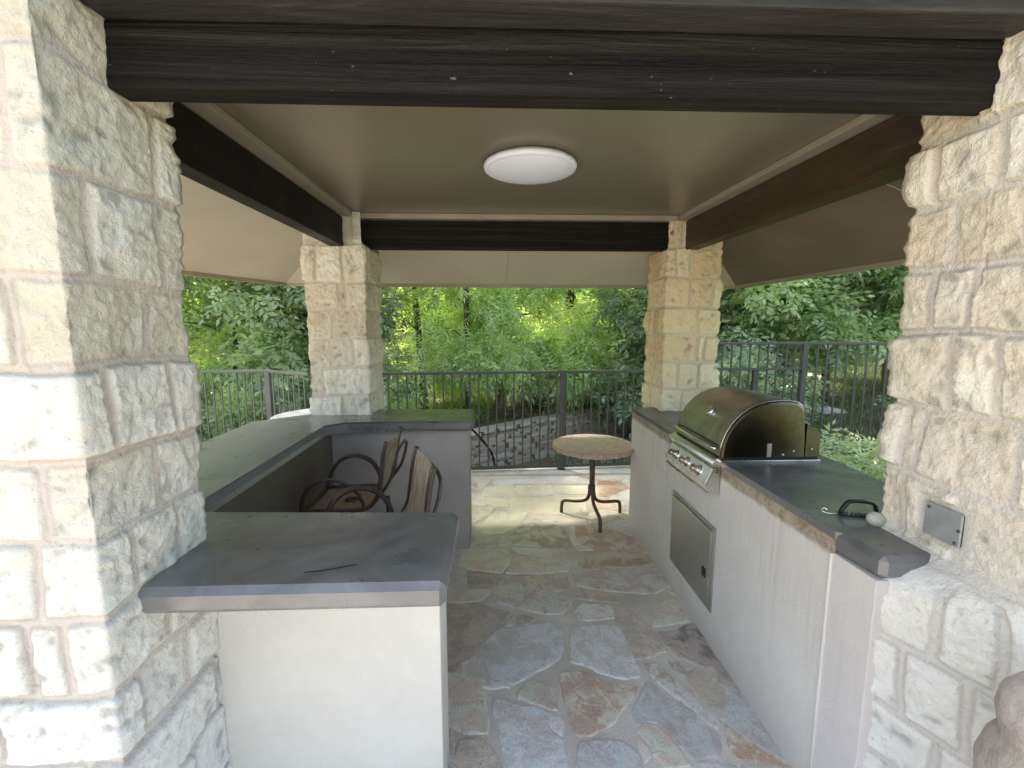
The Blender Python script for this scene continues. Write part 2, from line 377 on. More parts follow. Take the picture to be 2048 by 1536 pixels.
# ------------------------------------------------------------------ rough ashlar prisms
def stone_prism(name, pA, courses, joints, mat, z1, fine, res=.007, pB=None, zt=(0, 0), amp=.008, mort=.008, z0=0., shift=None, seed=0, rough=1.0, flat=None, **k):
    """polygon pA (counter-clockwise); courses = mortar heights; joints[course]=[perimeter positions]; fine = set of edges at full resolution"""
    rnd = random.Random(seed)
    pB = pB or pA; n = len(pA); pA = [Vector((*p, 0)) for p in pA]; pB = [Vector((*p, 0)) for p in pB]
    LA = [(pA[(i+1) % n]-pA[i]).length for i in range(n)]; LB = [(pB[(i+1) % n]-pB[i]).length for i in range(n)]
    cz = sorted(courses); bounds = [z0-.5] + cz + [z1+.5]
    totA, totB = sum(LA), sum(LB)
    J = []
    for i in range(len(bounds)-1):
        tot = totA if bounds[i] < zt[0] else totB
        given = joints.get(i)
        js = list(given) if given else []
        s = rnd.uniform(.05, .3); lo = min(given)-.12 if given else 9; hi = max(given)+.12 if given else -9
        while s < tot:
            if not (given and lo < s < hi): js.append(s)
            s += rnd.uniform(.14, .52)
        J.append(sorted(js))
    tints = [[rnd.random() for _ in range(len(j)+1)] for j in J]
    # samples along the perimeter: (edge, fraction)
    S = []
    for e in range(n):
        r = res if e in fine else .05
        m = max(2, int(max(LA[e], LB[e])/r))
        S += [(e, q/m) for q in range(m)]
    nz = int((z1-z0)/res); V = []; tint = []; mor = []; cav = []; edg = []
    off = Vector((seed*3.1, seed*1.7, 0))
    def nrm(P, e):
        d = (P[(e+1) % n]-P[e]).normalized(); return Vector((d.y, -d.x, 0))
    nA = [nrm(pA, e) for e in range(n)]; nB = [nrm(pB, e) for e in range(n)]
    cA = [sum(LA[:e]) for e in range(n)]; cB = [sum(LB[:e]) for e in range(n)]
    for iz in range(nz+1):
        z = z0 + (z1-z0)*iz/nz
        w = 0 if zt[1] <= zt[0] and pA is pB else (1 if z >= zt[1] else 0 if z <= zt[0] else (z-zt[0])/(zt[1]-zt[0]))
        w = w*w*(3-2*w)
        for e, q in S:
            a = pA[e].lerp(pA[(e+1) % n], q); b = pB[e].lerp(pB[(e+1) % n], q); p = a.lerp(b, w); p.z = z
            nn = nA[e].lerp(nB[e], w)
            if q == 0: nn = nn + nA[e-1].lerp(nB[e-1], w)
            else: nn = nn.normalized()
            s = (cB[e]+q*LB[e]) if w > .5 else (cA[e]+q*LA[e])
            pn = p + off
            wz = z + .016*noise.noise(pn*4.5) + .005*noise.noise(pn*17)
            ws = s + .014*noise.noise((pn+Vector((7, 3, 1)))*5) + .006*noise.noise((pn+Vector((2, 9, 5)))*19)
            ci = 0
            while ci < len(bounds)-2 and wz > bounds[ci+1]: ci += 1
            dz = min(wz-bounds[ci], bounds[ci+1]-wz)
            js = J[ci]; ds = 9; bi = 0
            for t_ in js:
                if t_ < ws: bi += 1
                d_ = abs(ws-t_)
                if d_ < ds: ds = d_
            # rounded corners of each block
            mm = mort*(1+.5*noise.noise(pn*2.3))
            rr = .009
            ax = max(0, rr-(dz-mm)); ay = max(0, rr-(ds-mm))
            d = rr-math.hypot(ax, ay)
            h = max(0, min(1, d/rr)); h = h**.7
            fl_ = 0
            if flat:
                q_ = max(abs(p.y-flat[1])/flat[3], abs(p.z-flat[2])/flat[4]) if abs(p.x-flat[0]) < .12 else 9
                fl_ = max(0, min(1, (1.28+.15*noise.noise(pn*20)-q_)/.15)); h *= 1-fl_
                if fl_ > 0: d = min(d, .006*(1-fl_))
            f = noise.fractal(pn*9, .9, 2.1, 4); g = abs(noise.noise(pn*23+Vector((0, 0, tints[ci][min(bi, len(tints[ci])-1)]*9))))
            tv = tints[ci][min(bi, len(tints[ci])-1)]
            rid = 1-abs(noise.noise(pn*11+Vector((0, 0, tv*9))))*2; rid2 = 1-abs(noise.noise(pn*29+Vector((tv*5, 0, 0))))*2
            q9 = pn+Vector((tv*7, 0, tv*3))
            vd = noise.voronoi(Vector((q9.x*13, q9.y*13, q9.z*17))+Vector((1.1, .6, 1.3))*noise.noise(q9*9))[0][0]
            rock = (1-fl_)*.010*noise.noise(pn*5.5+Vector((3, 8, 1))) + h*(amp*(.9+2.4*(tv-.5)) + rough*(.0040*f + .0095*(vd-.5) + .0022*rid2 + .0030*noise.noise(pn*60)))
            rec = 0
            if shift and e in shift and z > shift[e][0]: rec = shift[e][1]
            p = p + nn*(rock - rec + (1-h)*.0015*f)
            V.append(p); tint.append(tv); mor.append(1 if d <= 0 else max(0, 1-d/.006)); edg.append(math.exp(-((d-.001)/.0045)**2)*max(0, .55+1.1*noise.noise(pn*3.3))); cav.append(.5+h*(1.0*(vd-.48)+.22*f+.12*(rid2-.5)+.2*noise.noise(pn*60)))
    nS = len(S); F = []
    for iz in range(nz):
        a = iz*nS; b = a+nS
        for i in range(nS):
            j = (i+1) % nS; F.append((a+i, a+j, b+j, b+i))
    F.append(tuple(range(nz*nS, nz*nS+nS)))
    me = bpy.data.meshes.new(name); me.from_pydata([tuple(v) for v in V], [], F)
    for nm, data in (('tint', tint), ('mortar', mor), ('cav', cav), ('edge', edg)):
        at = me.attributes.new(nm, 'FLOAT', 'POINT'); at.data.foreach_set('value', data)
    return link(name, me, mat, None, True, **k)

CZ = [.22, .41, .59, .767, .945, 1.13, 1.31, 1.51, 1.69, 1.91, 2.14]
def fr(xs, ys, base_f, x0, base_r, y0): return [base_f+(x-x0) for x in xs] + [base_r+(y-y0) for y in ys]
# front left: edges 0 left, 1 front, 2 inner, 3 back
f = lambda xs, ys: fr(xs, ys, .35, -1.30, .775, .97)
jl = {3: f((-1.13,), (1.03, 1.2)), 4: f((-1.04, -.96), (1.14,)), 5: f((), (1.06, 1.217)), 6: f((-.972,), (1.155,)), 7: f((), (1.03, 1.23)),
      8: f((-.985,), (1.18,)), 9: f((-1.15,), (1.04, 1.24)), 10: f((), (1.25,)), 11: f((), (1.15,))}
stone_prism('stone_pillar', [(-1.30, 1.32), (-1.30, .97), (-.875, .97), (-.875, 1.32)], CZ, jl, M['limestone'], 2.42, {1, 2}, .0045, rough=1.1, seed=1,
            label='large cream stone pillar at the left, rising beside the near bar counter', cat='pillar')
# rear left
f = lambda xs, ys: fr(xs, ys, .40, -1.306, .802, 3.24)
jr = {5: f((-1.09, -1.0), (3.45,)), 6: f((-1.22,), (3.4,)), 7: f((-1.158, -1.0), (3.5,)), 8: f((-1.13,), (3.42,)), 9: f((-1.085, -1.035), (3.47,)), 10: f((-1.23, -1.045), (3.38,)), 11: f((-1.05, -.98), (3.5,))}
CL = [.22, .41, .59, .767, .93, 1.10, 1.30, 1.506, 1.70, 1.896, 2.149]
stone_prism('stone_pillar', [(-1.306, 3.64), (-1.306, 3.24), (-.904, 3.24), (-.904, 3.64)], CL, jr, M['limestone_tan'], 2.36, {1, 2}, .007, rough=1.5, mort=.006, seed=2,
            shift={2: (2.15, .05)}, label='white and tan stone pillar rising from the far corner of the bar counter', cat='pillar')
# rear right
f = lambda ys, xs: [.3+0*0 for _ in ()] + [(3.69-y) for y in ys] + [.40+(x-1.24) for x in xs]
jq = {5: f((3.5,), (1.38,)), 6: f((3.42,), (1.338,)), 7: f((3.55,), (1.478, 1.535)), 8: f((3.4,), (1.48,)), 9: f((3.52,), (1.41, 1.58)), 10: f((3.43,), (1.306, 1.41)), 11: f((3.5,), (1.34,))}
CR = [.22, .41, .59, .767, .95, 1.126, 1.324, 1.527, 1.72, 1.939, 2.147]
stone_prism('stone_pillar', [(1.24, 3.69), (1.24, 3.29), (1.63, 3.29), (1.63, 3.69)], CR, jq, M['limestone_gold'], 2.36, {0, 1}, .007, rough=1.5, mort=.006, seed=3,
            shift={0: (2.15, .06)}, label='golden stone pillar standing on the far end of the grill counter', cat='pillar')
# front right, with its wider base under the counter end; edge 0 diagonal / inner, 4 inner beyond
A = [(1.094, 1.150), (1.235, .83), (1.66, .83), (1.66, 1.345), (1.094, 1.345)]
B = [(1.24, 1.135), (1.24, .93), (1.66, .93), (1.66, 1.345), (1.24, 1.345)]
LBt = .205+.42+.415+.42+.21
g = lambda ys: [(1.135-y) if y < 1.135 else (LBt-(y-1.135)) for y in ys]
jp = {5: g((1.27, 1.10)), 6: g((1.29, 1.24, 1.0)), 7: g((1.18, 1.06)), 8: g((1.26, 1.15, 1.0)), 9: g((1.22, 1.05)), 10: g((1.28, 1.12)), 4: [.12, .24], 3: [.06, .19], 2: [.14, .30]}
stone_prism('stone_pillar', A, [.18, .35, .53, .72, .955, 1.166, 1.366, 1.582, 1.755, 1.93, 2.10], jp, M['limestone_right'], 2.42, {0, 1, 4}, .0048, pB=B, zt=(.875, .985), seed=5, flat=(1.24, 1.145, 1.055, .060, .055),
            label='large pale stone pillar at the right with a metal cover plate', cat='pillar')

# ------------------------------------------------------------------ beams
def beam(a, b, mat, label, bev=.006):
    MB().box(a, b, bev).build('beam', mat, None, label=label, cat='beam')
beam((-.93, 1.137, 2.133), (1.30, 1.205, 2.276), M['beam'], 'wide black wooden beam across the top of the view between the front pillars')
beam((-1.125, 1.25, 2.133), (-1.035, 3.262, 2.33), M['beam_y'], 'black wooden beam along the left side of the ceiling')
mb = MB(); mb.prism([(1.425, 1.25), (1.515, 1.25), (1.455, 3.31), (1.360, 3.31)], 2.133, 2.33, .005)
mb.build('beam', M['beam_lit'], None, label='brown-lit dark wooden beam along the right side of the ceiling', cat='beam')
beam((-.99, 3.30, 2.133), (1.33, 3.39, 2.325), M['beam'], 'short black wooden beam between the two rear pillars')

# ------------------------------------------------------------------ roof
roof = empty('pavilion_roof', (0, 2.3, 2.4), label='low hipped pavilion roof with taupe ceiling and sloping soffits', cat='roof')
roof.location = (0, 0, 0)
MB().box((-1.30, 1.0, 2.362), (1.62, 3.55, 2.40)).build('ceiling', M['ceiling'], roof)
tr = MB(); tr.box((-1.034, 1.21, 2.332), (-.965, 3.30, 2.361), .003); tr.prism([(1.355, 1.21), (1.424, 1.21), (1.359, 3.30), (1.290, 3.30)], 2.332, 2.361, .003)
tr.box((-.96, 3.255, 2.327), (1.285, 3.299, 2.3605), .003)
tr.build('ceiling_trim', M['trim'], roof)
EL, ER = (-1.84, 4.15), (2.26, 4.26); ELn, ERn = (-2.55, 1.9), (2.36, 1.05); ELf = (-2.80, 1.05)
ZE = 1.97
def quad(name, pts, mat, nu=16):
    a, b, c, d = [Vector(p) for p in pts]; V = [tuple(a.lerp(b, i/nu).lerp(d.lerp(c, i/nu), j/nu)) for j in range(nu+1) for i in range(nu+1)]
    me = bpy.data.meshes.new(name); me.from_pydata(V, [], [(j*(nu+1)+i, j*(nu+1)+i+1, (j+1)*(nu+1)+i+1, (j+1)*(nu+1)+i) for j in range(nu) for i in range(nu)]); return link(name, me, mat, roof, True)
quad('soffit', [(-1.125, 1.05, 2.355), (-1.125, 3.42, 2.355), (*EL, ZE), (*ELf, ZE)], M['soffit'])
quad('soffit', [(-1.125, 3.42, 2.355), (1.48, 3.42, 2.355), (*ER, ZE), (*EL, ZE)], M['soffit'])
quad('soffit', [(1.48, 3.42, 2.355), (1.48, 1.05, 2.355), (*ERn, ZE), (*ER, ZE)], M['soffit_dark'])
# seams on the rear soffit
sm = MB(); sm.tube([(.12, 3.43, 2.352), (.10, 4.19, ZE+.008)], .004, 6); sm.tube([(1.48, 2.1, 2.352), (2.32, 2.0, ZE+.008)], .004, 6)
sm.build('seam', M['trim'], roof)
fa = MB()
def fascia(mb, p, q, w=.035, h=.06, out=1):
    d = Vector((q[0]-p[0], q[1]-p[1])).normalized(); nn = Vector((d.y, -d.x))*out
    mb.prism([(p[0], p[1]), (q[0], q[1]), (q[0]+nn.x*w, q[1]+nn.y*w), (p[0]+nn.x*w, p[1]+nn.y*w)], ZE-.03, ZE+h+.05)
fascia(fa, EL, ELf, out=1)
fascia(fa, ER, EL, .035)
fascia(fa, ERn, ER, .035)
fa.build('fascia', M['trim'], roof)
MB().box((-2.4, 1.052, 2.280), (2.6, 1.17, 2.50), .006).build('header', M['header'], roof)
sh = MB()
o = [(-2.88, 1.06, 2.52), (2.42, 1.06, 2.52), (2.34, 4.34, 2.08), (-1.9, 4.22, 2.08)]; r_ = [(-.5, 2.4, 3.0), (.6, 2.4, 3.0)]
v = [sh.bm.verts.new(p) for p in o+r_]
for q in ((0, 1, 5, 4), (1, 2, 5), (2, 3, 4, 5), (3, 0, 4)): sh.bm.faces.new([v[i] for i in q])
sh.build('shingles', M['shingle'], roof)

lt = empty('ceiling_light', (.168, 2.245, 2.361), label='round white flush ceiling light under the taupe ceiling', cat='light')
MB().lathe([(.0, 0), (.19, 0), (.205, -.006), (.205, -.022), (.19, -.026)], 48).build('rim', M['white'], lt, True)
MB().lathe([(.214, -.012), (.219, -.022), (.216, -.034), (.205, -.040), (.200, -.038), (.196, -.041), (.182, -.046), (.150, -.054), (.10, -.062), (.05, -.065), (.001, -.066)], 64).build('diffuser', M['diffuser'], lt, True)

# ------------------------------------------------------------------ bar counter
bar = empty('bar_counter', (-1.1, 2.2, 0), label='U-shaped stucco bar counter with dark polished concrete top', cat='counter')
bar.location = (0, 0, 0)
T = .96
outline = [(-.89, 1.055), (-.126, 1.058), (-.130, 1.51), (-1.098, 1.515), (-1.115, 2.90), (-1.005, 3.00), (-.158, 2.992), (-.160, 3.452), (-1.17, 3.455), (-1.64, 3.03), (-1.60, 1.0), (-1.31, 1.0), (-1.31, 1.34), (-.89, 1.34)]
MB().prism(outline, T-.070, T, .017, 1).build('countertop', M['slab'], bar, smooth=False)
MB().box((-.90, 1.325, 0), (-.178, 1.50, T-.069), .006).build('end_wall', M['stucco'], bar)
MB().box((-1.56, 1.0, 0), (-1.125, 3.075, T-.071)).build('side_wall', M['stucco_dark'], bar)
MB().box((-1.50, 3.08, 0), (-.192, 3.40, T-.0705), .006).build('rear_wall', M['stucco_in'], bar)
# hairline crack in the near slab top
ck = curve([(-.500, 1.125, T+.0008), (-.470, 1.13, T+.0008), (-.44, 1.137, T+.0008), (-.405, 1.150, T+.0008), (-.375, 1.158, T+.0008)], 5)
MB().tube(ck, .0013, 5).build('crack', M['black'], bar)
ck = curve([(-.45, 2.988, T-.008), (-.42, 2.988, T-.002), (-.38, 2.988, T-.009)], 3)
MB().tube(ck, .003, 5).build('chip', M['black'], bar)

# ------------------------------------------------------------------ grill counter
gc = empty('grill_counter', (1.3, 2.3, 0), label='long weathered stucco counter with dark concrete top and steel door', cat='counter'); gc.location = (0, 0, 0)
MB().box((1.067, 1.31, 0), (1.56, 3.44, T-.029)).build('stucco_base', M['stucco_grill'], gc)
MB().prism([(1.063, 1.146), (1.10, 1.146), (1.10, 1.3095), (1.060, 1.3095)], 0, T-.071, .004).build('stucco_end', stucco_mat('lilac_stucco', (.64, .60, .60), (.70, .66, .66), .2, .35), gc)
MB().tube([(1.060, 1.31, 0), (1.059, 1.31, .4), (1.061, 1.312, .885)], .006, 8).build('corner_bead', M['stucco'], gc)
ct = MB()
ct.prism([(1.060, 1.306), (1.076, 1.29), (1.090, 1.157), (1.19, 1.156), (1.285, 1.18), (1.58, 1.22), (1.61, 2.1), (1.62, 3.452), (1.062, 3.452)], T-.028, T+.0006, .002, 1)
ct.prism([(1.072, 1.140), (1.20, 1.138), (1.30, 1.16), (1.30, 1.312), (1.060, 1.312)], T-.070, T, .015, 1)
ct.prism([(1.301, 1.23), (1.575, 1.23), (1.59, 1.312), (1.301, 1.312)], T-.07, T-.0205)
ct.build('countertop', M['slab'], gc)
dr = MB(); dr.box((1.0600, 2.045, .180), (1.0665, 2.575, .620), .002)
frame = dr.build('access_door', M['door'], gc)
d2 = MB(); d2.box((1.050, 2.068, .200), (1.0598, 2.552, .598), .004); d2.build('door_panel', M['door'], frame)
d3 = MB(); d3.box((1.0475, 2.095, .335), (1.0505, 2.135, .385), .002); d3.build('latch', M['black'], frame)
d3 = MB()
for a_, b_ in (((1.048, 2.066, .200), (1.060, 2.070, .598)), ((1.0465, 2.070, .594), (1.060, 2.55, .601))): d3.box(a_, b_, .001)
d3.build('door_edge', M['steel'], frame)

# ------------------------------------------------------------------ grill
gr = empty('gas_grill', (0, 0, 0), label='built-in stainless gas grill with closed domed hood and three knobs', cat='grill')
Y0, Y1 = 2.02, 2.555
prof = [(1.052, .984), (1.054, 1.005), (1.058, 1.033), (1.066, 1.064), (1.078, 1.096), (1.099, 1.134), (1.122, 1.163), (1.150, 1.190), (1.185, 1.214), (1.225, 1.233), (1.270, 1.245), (1.32, 1.250), (1.37, 1.249), (1.41, 1.243), (1.432, 1.228), (1.442, 1.20), (1.449, 1.15), (1.455, 1.06), (1.457, .984)]
def inset(pr_, d):
    cx, cz = 1.26, 1.06; return [(cx+(x-cx)*(1-d/.2), cz+(z-cz)*(1-d/.15) if z > 1.0 else z) for x, z in pr_]
h = MB(); n_ = 24
ys = [Y0+.012] + [Y0+.012+(Y1-Y0-.024)*i/n_ for i in range(1, n_)] + [Y1-.012]
h.loft([[(x, y, z) for x, z in prof] for y in ys], cap=False, closed=False)
h.build('hood', M['hood'], gr, True)
for y, yo, s in ((Y0+.012, Y0, 1), (Y1-.012, Y1, -1)):
    e = MB(); i1 = inset(prof, .004); i2 = inset(prof, .012)
    rings = [[(x, y, z) for x, z in prof], [(x, y-(y-yo)*.7, z) for x, z in i1], [(x, yo, z) for x, z in i2]]
    e.loft(rings, cap=False, closed=False)
    vs = [e.bm.verts.new((x, yo, z)) for x, z in i2]; e.bm.faces.new(vs)
    bmesh.ops.remove_doubles(e.bm, verts=e.bm.verts, dist=.0001)
    e.build('hood_end', M['hood_end'], gr, False)
# seam bead around near end
MB().tube([(x-.001, Y0+.013, z+.001) for x, z in prof[1:-2]], .0025, 6).build('hood_seam', M['steel'], gr, True)
MB().box((1.05, Y0-.006, .9605), (1.53, Y1+.006, .970), .002).build('base_flange', M['steel'], gr)
MB().box((1.060, Y0+.004, .9702), (1.52, Y1-.004, .983), .001).build('firebox_gap', M['darkmetal'], gr)
bk = MB(); bk.bm.verts.new; 
rg = [(1.459, .9835), (1.459, 1.140), (1.525, 1.102), (1.528, .9835)]
bk.loft([[(x, Y0+.004, z) for x, z in rg], [(x, Y1-.004, z) for x, z in rg]]); bk.build('rear_housing', M['hood_back'], gr)
# end cap rivets and rotisserie bracket
for x, z in ((1.40, 1.012), (1.486, 1.02), (1.35, .995)):
    rv = MB().lathe([(.0055, 0), (.0055, .002), (.003, .004)], 10, M=Matrix.Translation((x, Y0, z)) @ Matrix.Rotation(R(90), 4, 'X'))
    rv.build('rivet', M['steel'], gr)
MB().box((1.268, Y0-.006, .985), (1.290, Y0-.0005, 1.05), .002).build('rotisserie_bracket', M['hood'], gr)
# handle
hd = MB(); hp = curve([(1.050, Y0+.035, 1.018), (1.030, Y0+.06, 1.021), (1.022, (Y0+Y1)/2, 1.023), (1.030, Y1-.06, 1.021), (1.050, Y1-.035, 1.018)], 10)
hd.tube(hp, .0085, 12); hd.build('handle', M['chrome'], gr, True)
hs = MB()
hs.tube([(1.058, Y0+.030, 1.030), (1.052, Y0+.05, 1.034), (1.050, (Y0+Y1)/2, 1.036), (1.052, Y1-.05, 1.034), (1.058, Y1-.03, 1.03)], .003, 6); hs.build('handle_shadow_strip', M['darkmetal'], gr)  # dark strip standing in for the shadow behind the handle
# gauge
gM = Matrix.Translation((1.117, 2.27, 1.158)) @ Matrix.Rotation(R(-52), 4, 'Y')
MB().lathe([(.030, -.004), (.031, .010), (.029, .016), (.026, .016)], 32, M=gM).build('gauge', M['chrome'], gr, True)
MB().lathe([(.026, .0165), (.001, .017)], 32, M=gM).build('gauge_face', simple('gauge_face_metal', (.42, .38, .26), .3, .6), gr)
# control panel: cross-section in x,z extruded along y
PY0, PY1 = 2.035, 2.555
pc = [(1.062, .980), (1.034, .972), (1.024, .962), (1.020, .950), (1.030, .935), (1.035, .925), (.999, .842), (1.002, .825), (1.030, .800), (1.062, .800)]
pn = MB(); pn.loft([[(x, PY0, z) for x, z in pc], [(x, PY1, z) for x, z in pc]]); cp = pn.build('control_panel', M['steel'], gr)
MB().tube([(1.0245, PY0-.004, .957), (1.0245, PY1+.004, .957)], .0105, 14).build('towel_rail', M['panel'], gr, True)
fdir = Vector((.999-1.035, 0, .842-.925)).normalized(); fn = Vector((fdir.z, 0, -fdir.x)).normalized()
if fn.x > 0: fn = -fn
pl = MB(); c0 = Vector((1.035, 0, .925)); 
a0 = c0+fdir*.006; a1 = c0+fdir*.088
pl.loft([[tuple(Vector((p.x, y, p.z))) for p in (a0+fn*.001, a0+fn*.0035, a1+fn*.0035, a1+fn*.001)] for y in (PY0+.015, PY1-.015)])
pl.build('fascia_plate', M['panel'], gr)
MB().tube([(1.010, PY0-.006, .800), (1.010, PY1+.006, .800)], .006, 10).build('drip_lip', M['steel'], gr, True)
lv = MB()
for i in range(3): lv.box((1.040, PY0-.0012, .925-.010*i), (1.053, PY0+.001, .929-.010*i))
lv.build('vent_slots', M['black'], gr)
MB().box((1.0255, 2.33, .9735), (1.0345, 2.40, .9775), .001).build('name_plate', M['panel'], gr)
KM0 = (c0+fdir*.048)
def knob(yk):
    zax = fn; xax = Vector((0, 1, 0)); yax = zax.cross(xax)
    Mx = Matrix((( xax.x, yax.x, zax.x, KM0.x), (xax.y, yax.y, zax.y, yk), (xax.z, yax.z, zax.z, KM0.z), (0, 0, 0, 1)))
    b = MB(); b.lathe([(.030, .003), (.030, .006), (.026, .009), (.023, .010)], 32, M=Mx); bz = b.build('bezel', M['chrome'], gr, True)
    k = MB(); k.lathe([(.023, .008), (.024, .014), (.019, .020), (.016, .026), (.016, .038), (.018, .044), (.016, .048), (.001, .049)], 10, M=Mx)
    k.box((-.0055, -.021, .012), (.0055, .021, .044), .002, M=Mx)
    k.build('knob', M['bronze'], gr, True)
for yk in (2.145, 2.285, 2.425): knob(yk)

# ------------------------------------------------------------------ things on the grill counter
tg = empty('grill_scraper', (1.195, 1.415, T+.001), R(-14), label='black handled grill scraper with metal teeth lying on the dark counter', cat='scraper')
arch = curve([(-.030, 0, .012), (-.022, 0, .030), (-.010, 0, .047), (.010, 0, .052), (.045, 0, .052), (.066, 0, .045), (.076, 0, .020), (.078, 0, .006)], 6)
MB().tube(arch, .006, 8, flat=(.009, .0045)).build('handle', M['black'], tg, True)
MB().box((-.036, -.011, .001), (.086, .011, .010), .003).build('base', M['black'], tg)
th = MB()
for i in range(6): th.box((-.012+i*.014, -.0125, .006), (-.006+i*.014, -.0105, .018), .0008, M=Matrix.Rotation(R(0), 4, 'Y'))
th.build('teeth', M['chrome'], tg)
hk = curve([(-.034, 0, .006), (-.060, -.002, .004), (-.078, .004, .005), (-.082, .012, .010), (-.074, .014, .016), (-.066, .008, .012)], 6)
MB().tube(hk, .0025, 8).build('hook', M['chrome'], tg, True)
sp = MB(); bmesh.ops.create_icosphere(sp.bm, subdivisions=3, radius=.028)
for v in sp.bm.verts:
    v.co = Vector((v.co.x*.95, v.co.y*.9, max(-.022, v.co.z*.85))); v.co *= 1+.08*noise.noise(v.co*30)
o = sp.build('stone_scourer', M['soap'], None, True, label='small pale green rounded scouring stone against the right pillar', cat='stone'); o.location = (1.222, 1.345, T+.019)

# cover plate on the right pillar (inner face x = 1.24)
pt = empty('cover_plate', (1.2335, 1.145, 1.055), label='blank grey metal cover plate screwed to the right pillar', cat='cover plate')
MB().box((-.004, -.052, -.047), (.001, .052, .047), .003).build('plate', M['plate'], pt)
MB().box((.0012, -.048, -.043), (.012, .048, .043)).build('junction_box', M['darkmetal'], pt)
for y, z in ((.040, .034), (-.040, -.036), (-.046, .0)):
    MB().lathe([(.0045, 0), (.0045, .002), (.003, .003)], 12, M=Matrix.Translation((-.004, y, z)) @ Matrix.Rotation(R(-90), 4, 'Y')).build('screw', M['rust'], pt)

# ornament in the lower right corner
orn = MB(); rings = []
prof_o = [(.0, .34), (.05, .338), (.085, .322), (.106, .295), (.114, .262), (.112, .235), (.104, .215), (.108, .195), (.122, .165), (.128, .12), (.118, .06), (.10, 0)]
for r, z in prof_o:
    rings.append([((r+.006*math.sin(3*a+z*20))*math.cos(a), (r+.006*math.sin(3*a+z*20))*math.sin(a), z) for a in [2*math.pi*i/40 for i in range(40)]])
orn.loft(rings)
bmesh.ops.subdivide_edges(orn.bm, edges=orn.bm.edges, cuts=1, use_grid_fill=True, smooth=1)
o = orn.build('garden_ornament', M['ornament'], None, True, label='rounded taupe cast stone ornament in the lower right corner', cat='ornament'); o.location = (1.085, .71, .59)
pd = MB(); pd.lathe([(.15, 0), (.15, .02), (.11, .05), (.10, .55), (.13, .60), (.13, .618)], 32)
o = pd.build('pedestal', M['ornament'], None, True, label='taupe pedestal below the rounded ornament at the right', cat='pedestal'); o.location = (1.085, .71, -.03)

# ------------------------------------------------------------------ stools (facing -x, origin on the floor under the seat centre)
def make_stool():
    s = empty('bar_stool')
    w = .185
    for sy in (-1, 1):
        # back post running down into the side rail of the seat
        post = curve([(.255, sy*w, .985), (.235, sy*w, .90), (.215, sy*w, .76), (.200, sy*w, .69), (.160, sy*w, .635), (.08, sy*w, .612), (-.10, sy*w, .606), (-.205, sy*w, .600)], 6)
        MB().tube(post, .012, 8, flat=(.011, .017)).build('side_rail', M['chair'], s, True)
        arm = curve([(.215, sy*(w+.012), .775), (.150, sy*(w+.035), .800), (.05, sy*(w+.045), .806), (-.06, sy*(w+.045), .788), (-.145, sy*(w+.035), .735), (-.19, sy*(w+.02), .665), (-.205, sy*w, .600)], 6)
        if True: arm = curve([(.130, sy*w, .615), (.105, sy*(w+.02), .700), (.05, sy*(w+.035), .765), (-.04, sy*(w+.04), .795), (-.13, sy*(w+.035), .765), (-.185, sy*(w+.02), .69), (-.21, sy*w, .602)], 6)
        MB().tube(arm, .012, 8, flat=(.013, .008)).build('armrest', M['chair'], s, True)
        for sx, ex in ((-.17, -.24), (.17, .26)):
            MB().tube(curve([(sx, sy*.15, .555), (sx*1.05, sy*.165, .35), (ex, sy*.21, .012)], 5), .013, 8).build('leg', M['chair'], s, True)
    # sling seat and back
    sb = MB(); rings = []
    path = curve([(.253, 0, .975), (.236, 0, .90), (.214, 0, .76), (.196, 0, .69), (.155, 0, .640), (.08, 0, .614), (-.10, 0, .607), (-.195, 0, .602)], 6)
    for p in path:
        row = []
        for k in range(9):
            y = -w+.006+(2*w-.012)*k/8; sag = .020*(1-(y/w)**2)
            nx = 1 if p.z > .66 else 0
            row.append((p.x+sag*nx, y, p.z-sag*(1-nx)))
        rings.append(row)
    sb.loft(rings, cap=False, closed=False)
    o = sb.build('sling', M['sling'], s, True); mod = o.modifiers.new('t', 'SOLIDIFY'); mod.thickness = .004
    for x, z in ((.258, .955), (-.205, .603)):
        MB().tube([(x, -w, z), (x, w, z)], .010, 8).build('cross_bar', M['chair'], s, True) if z < .7 else None
    # rounded loop behind the back
    lp = curve([(.188, -w+.004, .66), (.258, -w+.03, .76), (.292, -w+.04, .87), (.298, -w+.08, .918), (.300, 0, .925), (.298, w-.08, .918), (.292, w-.04, .87), (.258, w-.03, .76), (.188, w-.004, .66)], 6)
    MB().tube(lp, .009, 8).build('back_brace', M['chair'], s, True)
    MB().lathe([(.07, .545), (.07, .556), (.10, .560), (.10, .572), (.04, .580), (.04, .600)], 24).build('swivel', M['chair'], s, True)
    ring = [(.205*math.cos(a), .19*math.sin(a), .24) for a in [2*math.pi*i/32 for i in range(33)]]
    MB().tube(ring, .009, 8).build('foot_ring', M['chair'], s, True)
    return s
st = make_stool(); st.location = (-.835, 2.545, 0)
tag(st, 'brown metal bar stool with curved arms nearest the far left corner of the bar', 'bar stool', 'bar stools inside the bar counter')
s2 = dup_tree(st, (-.575, 2.00, 0), R(21))
tag(s2, 'bar stool with its tan woven back turned toward the camera, nearest the open aisle', 'bar stool')

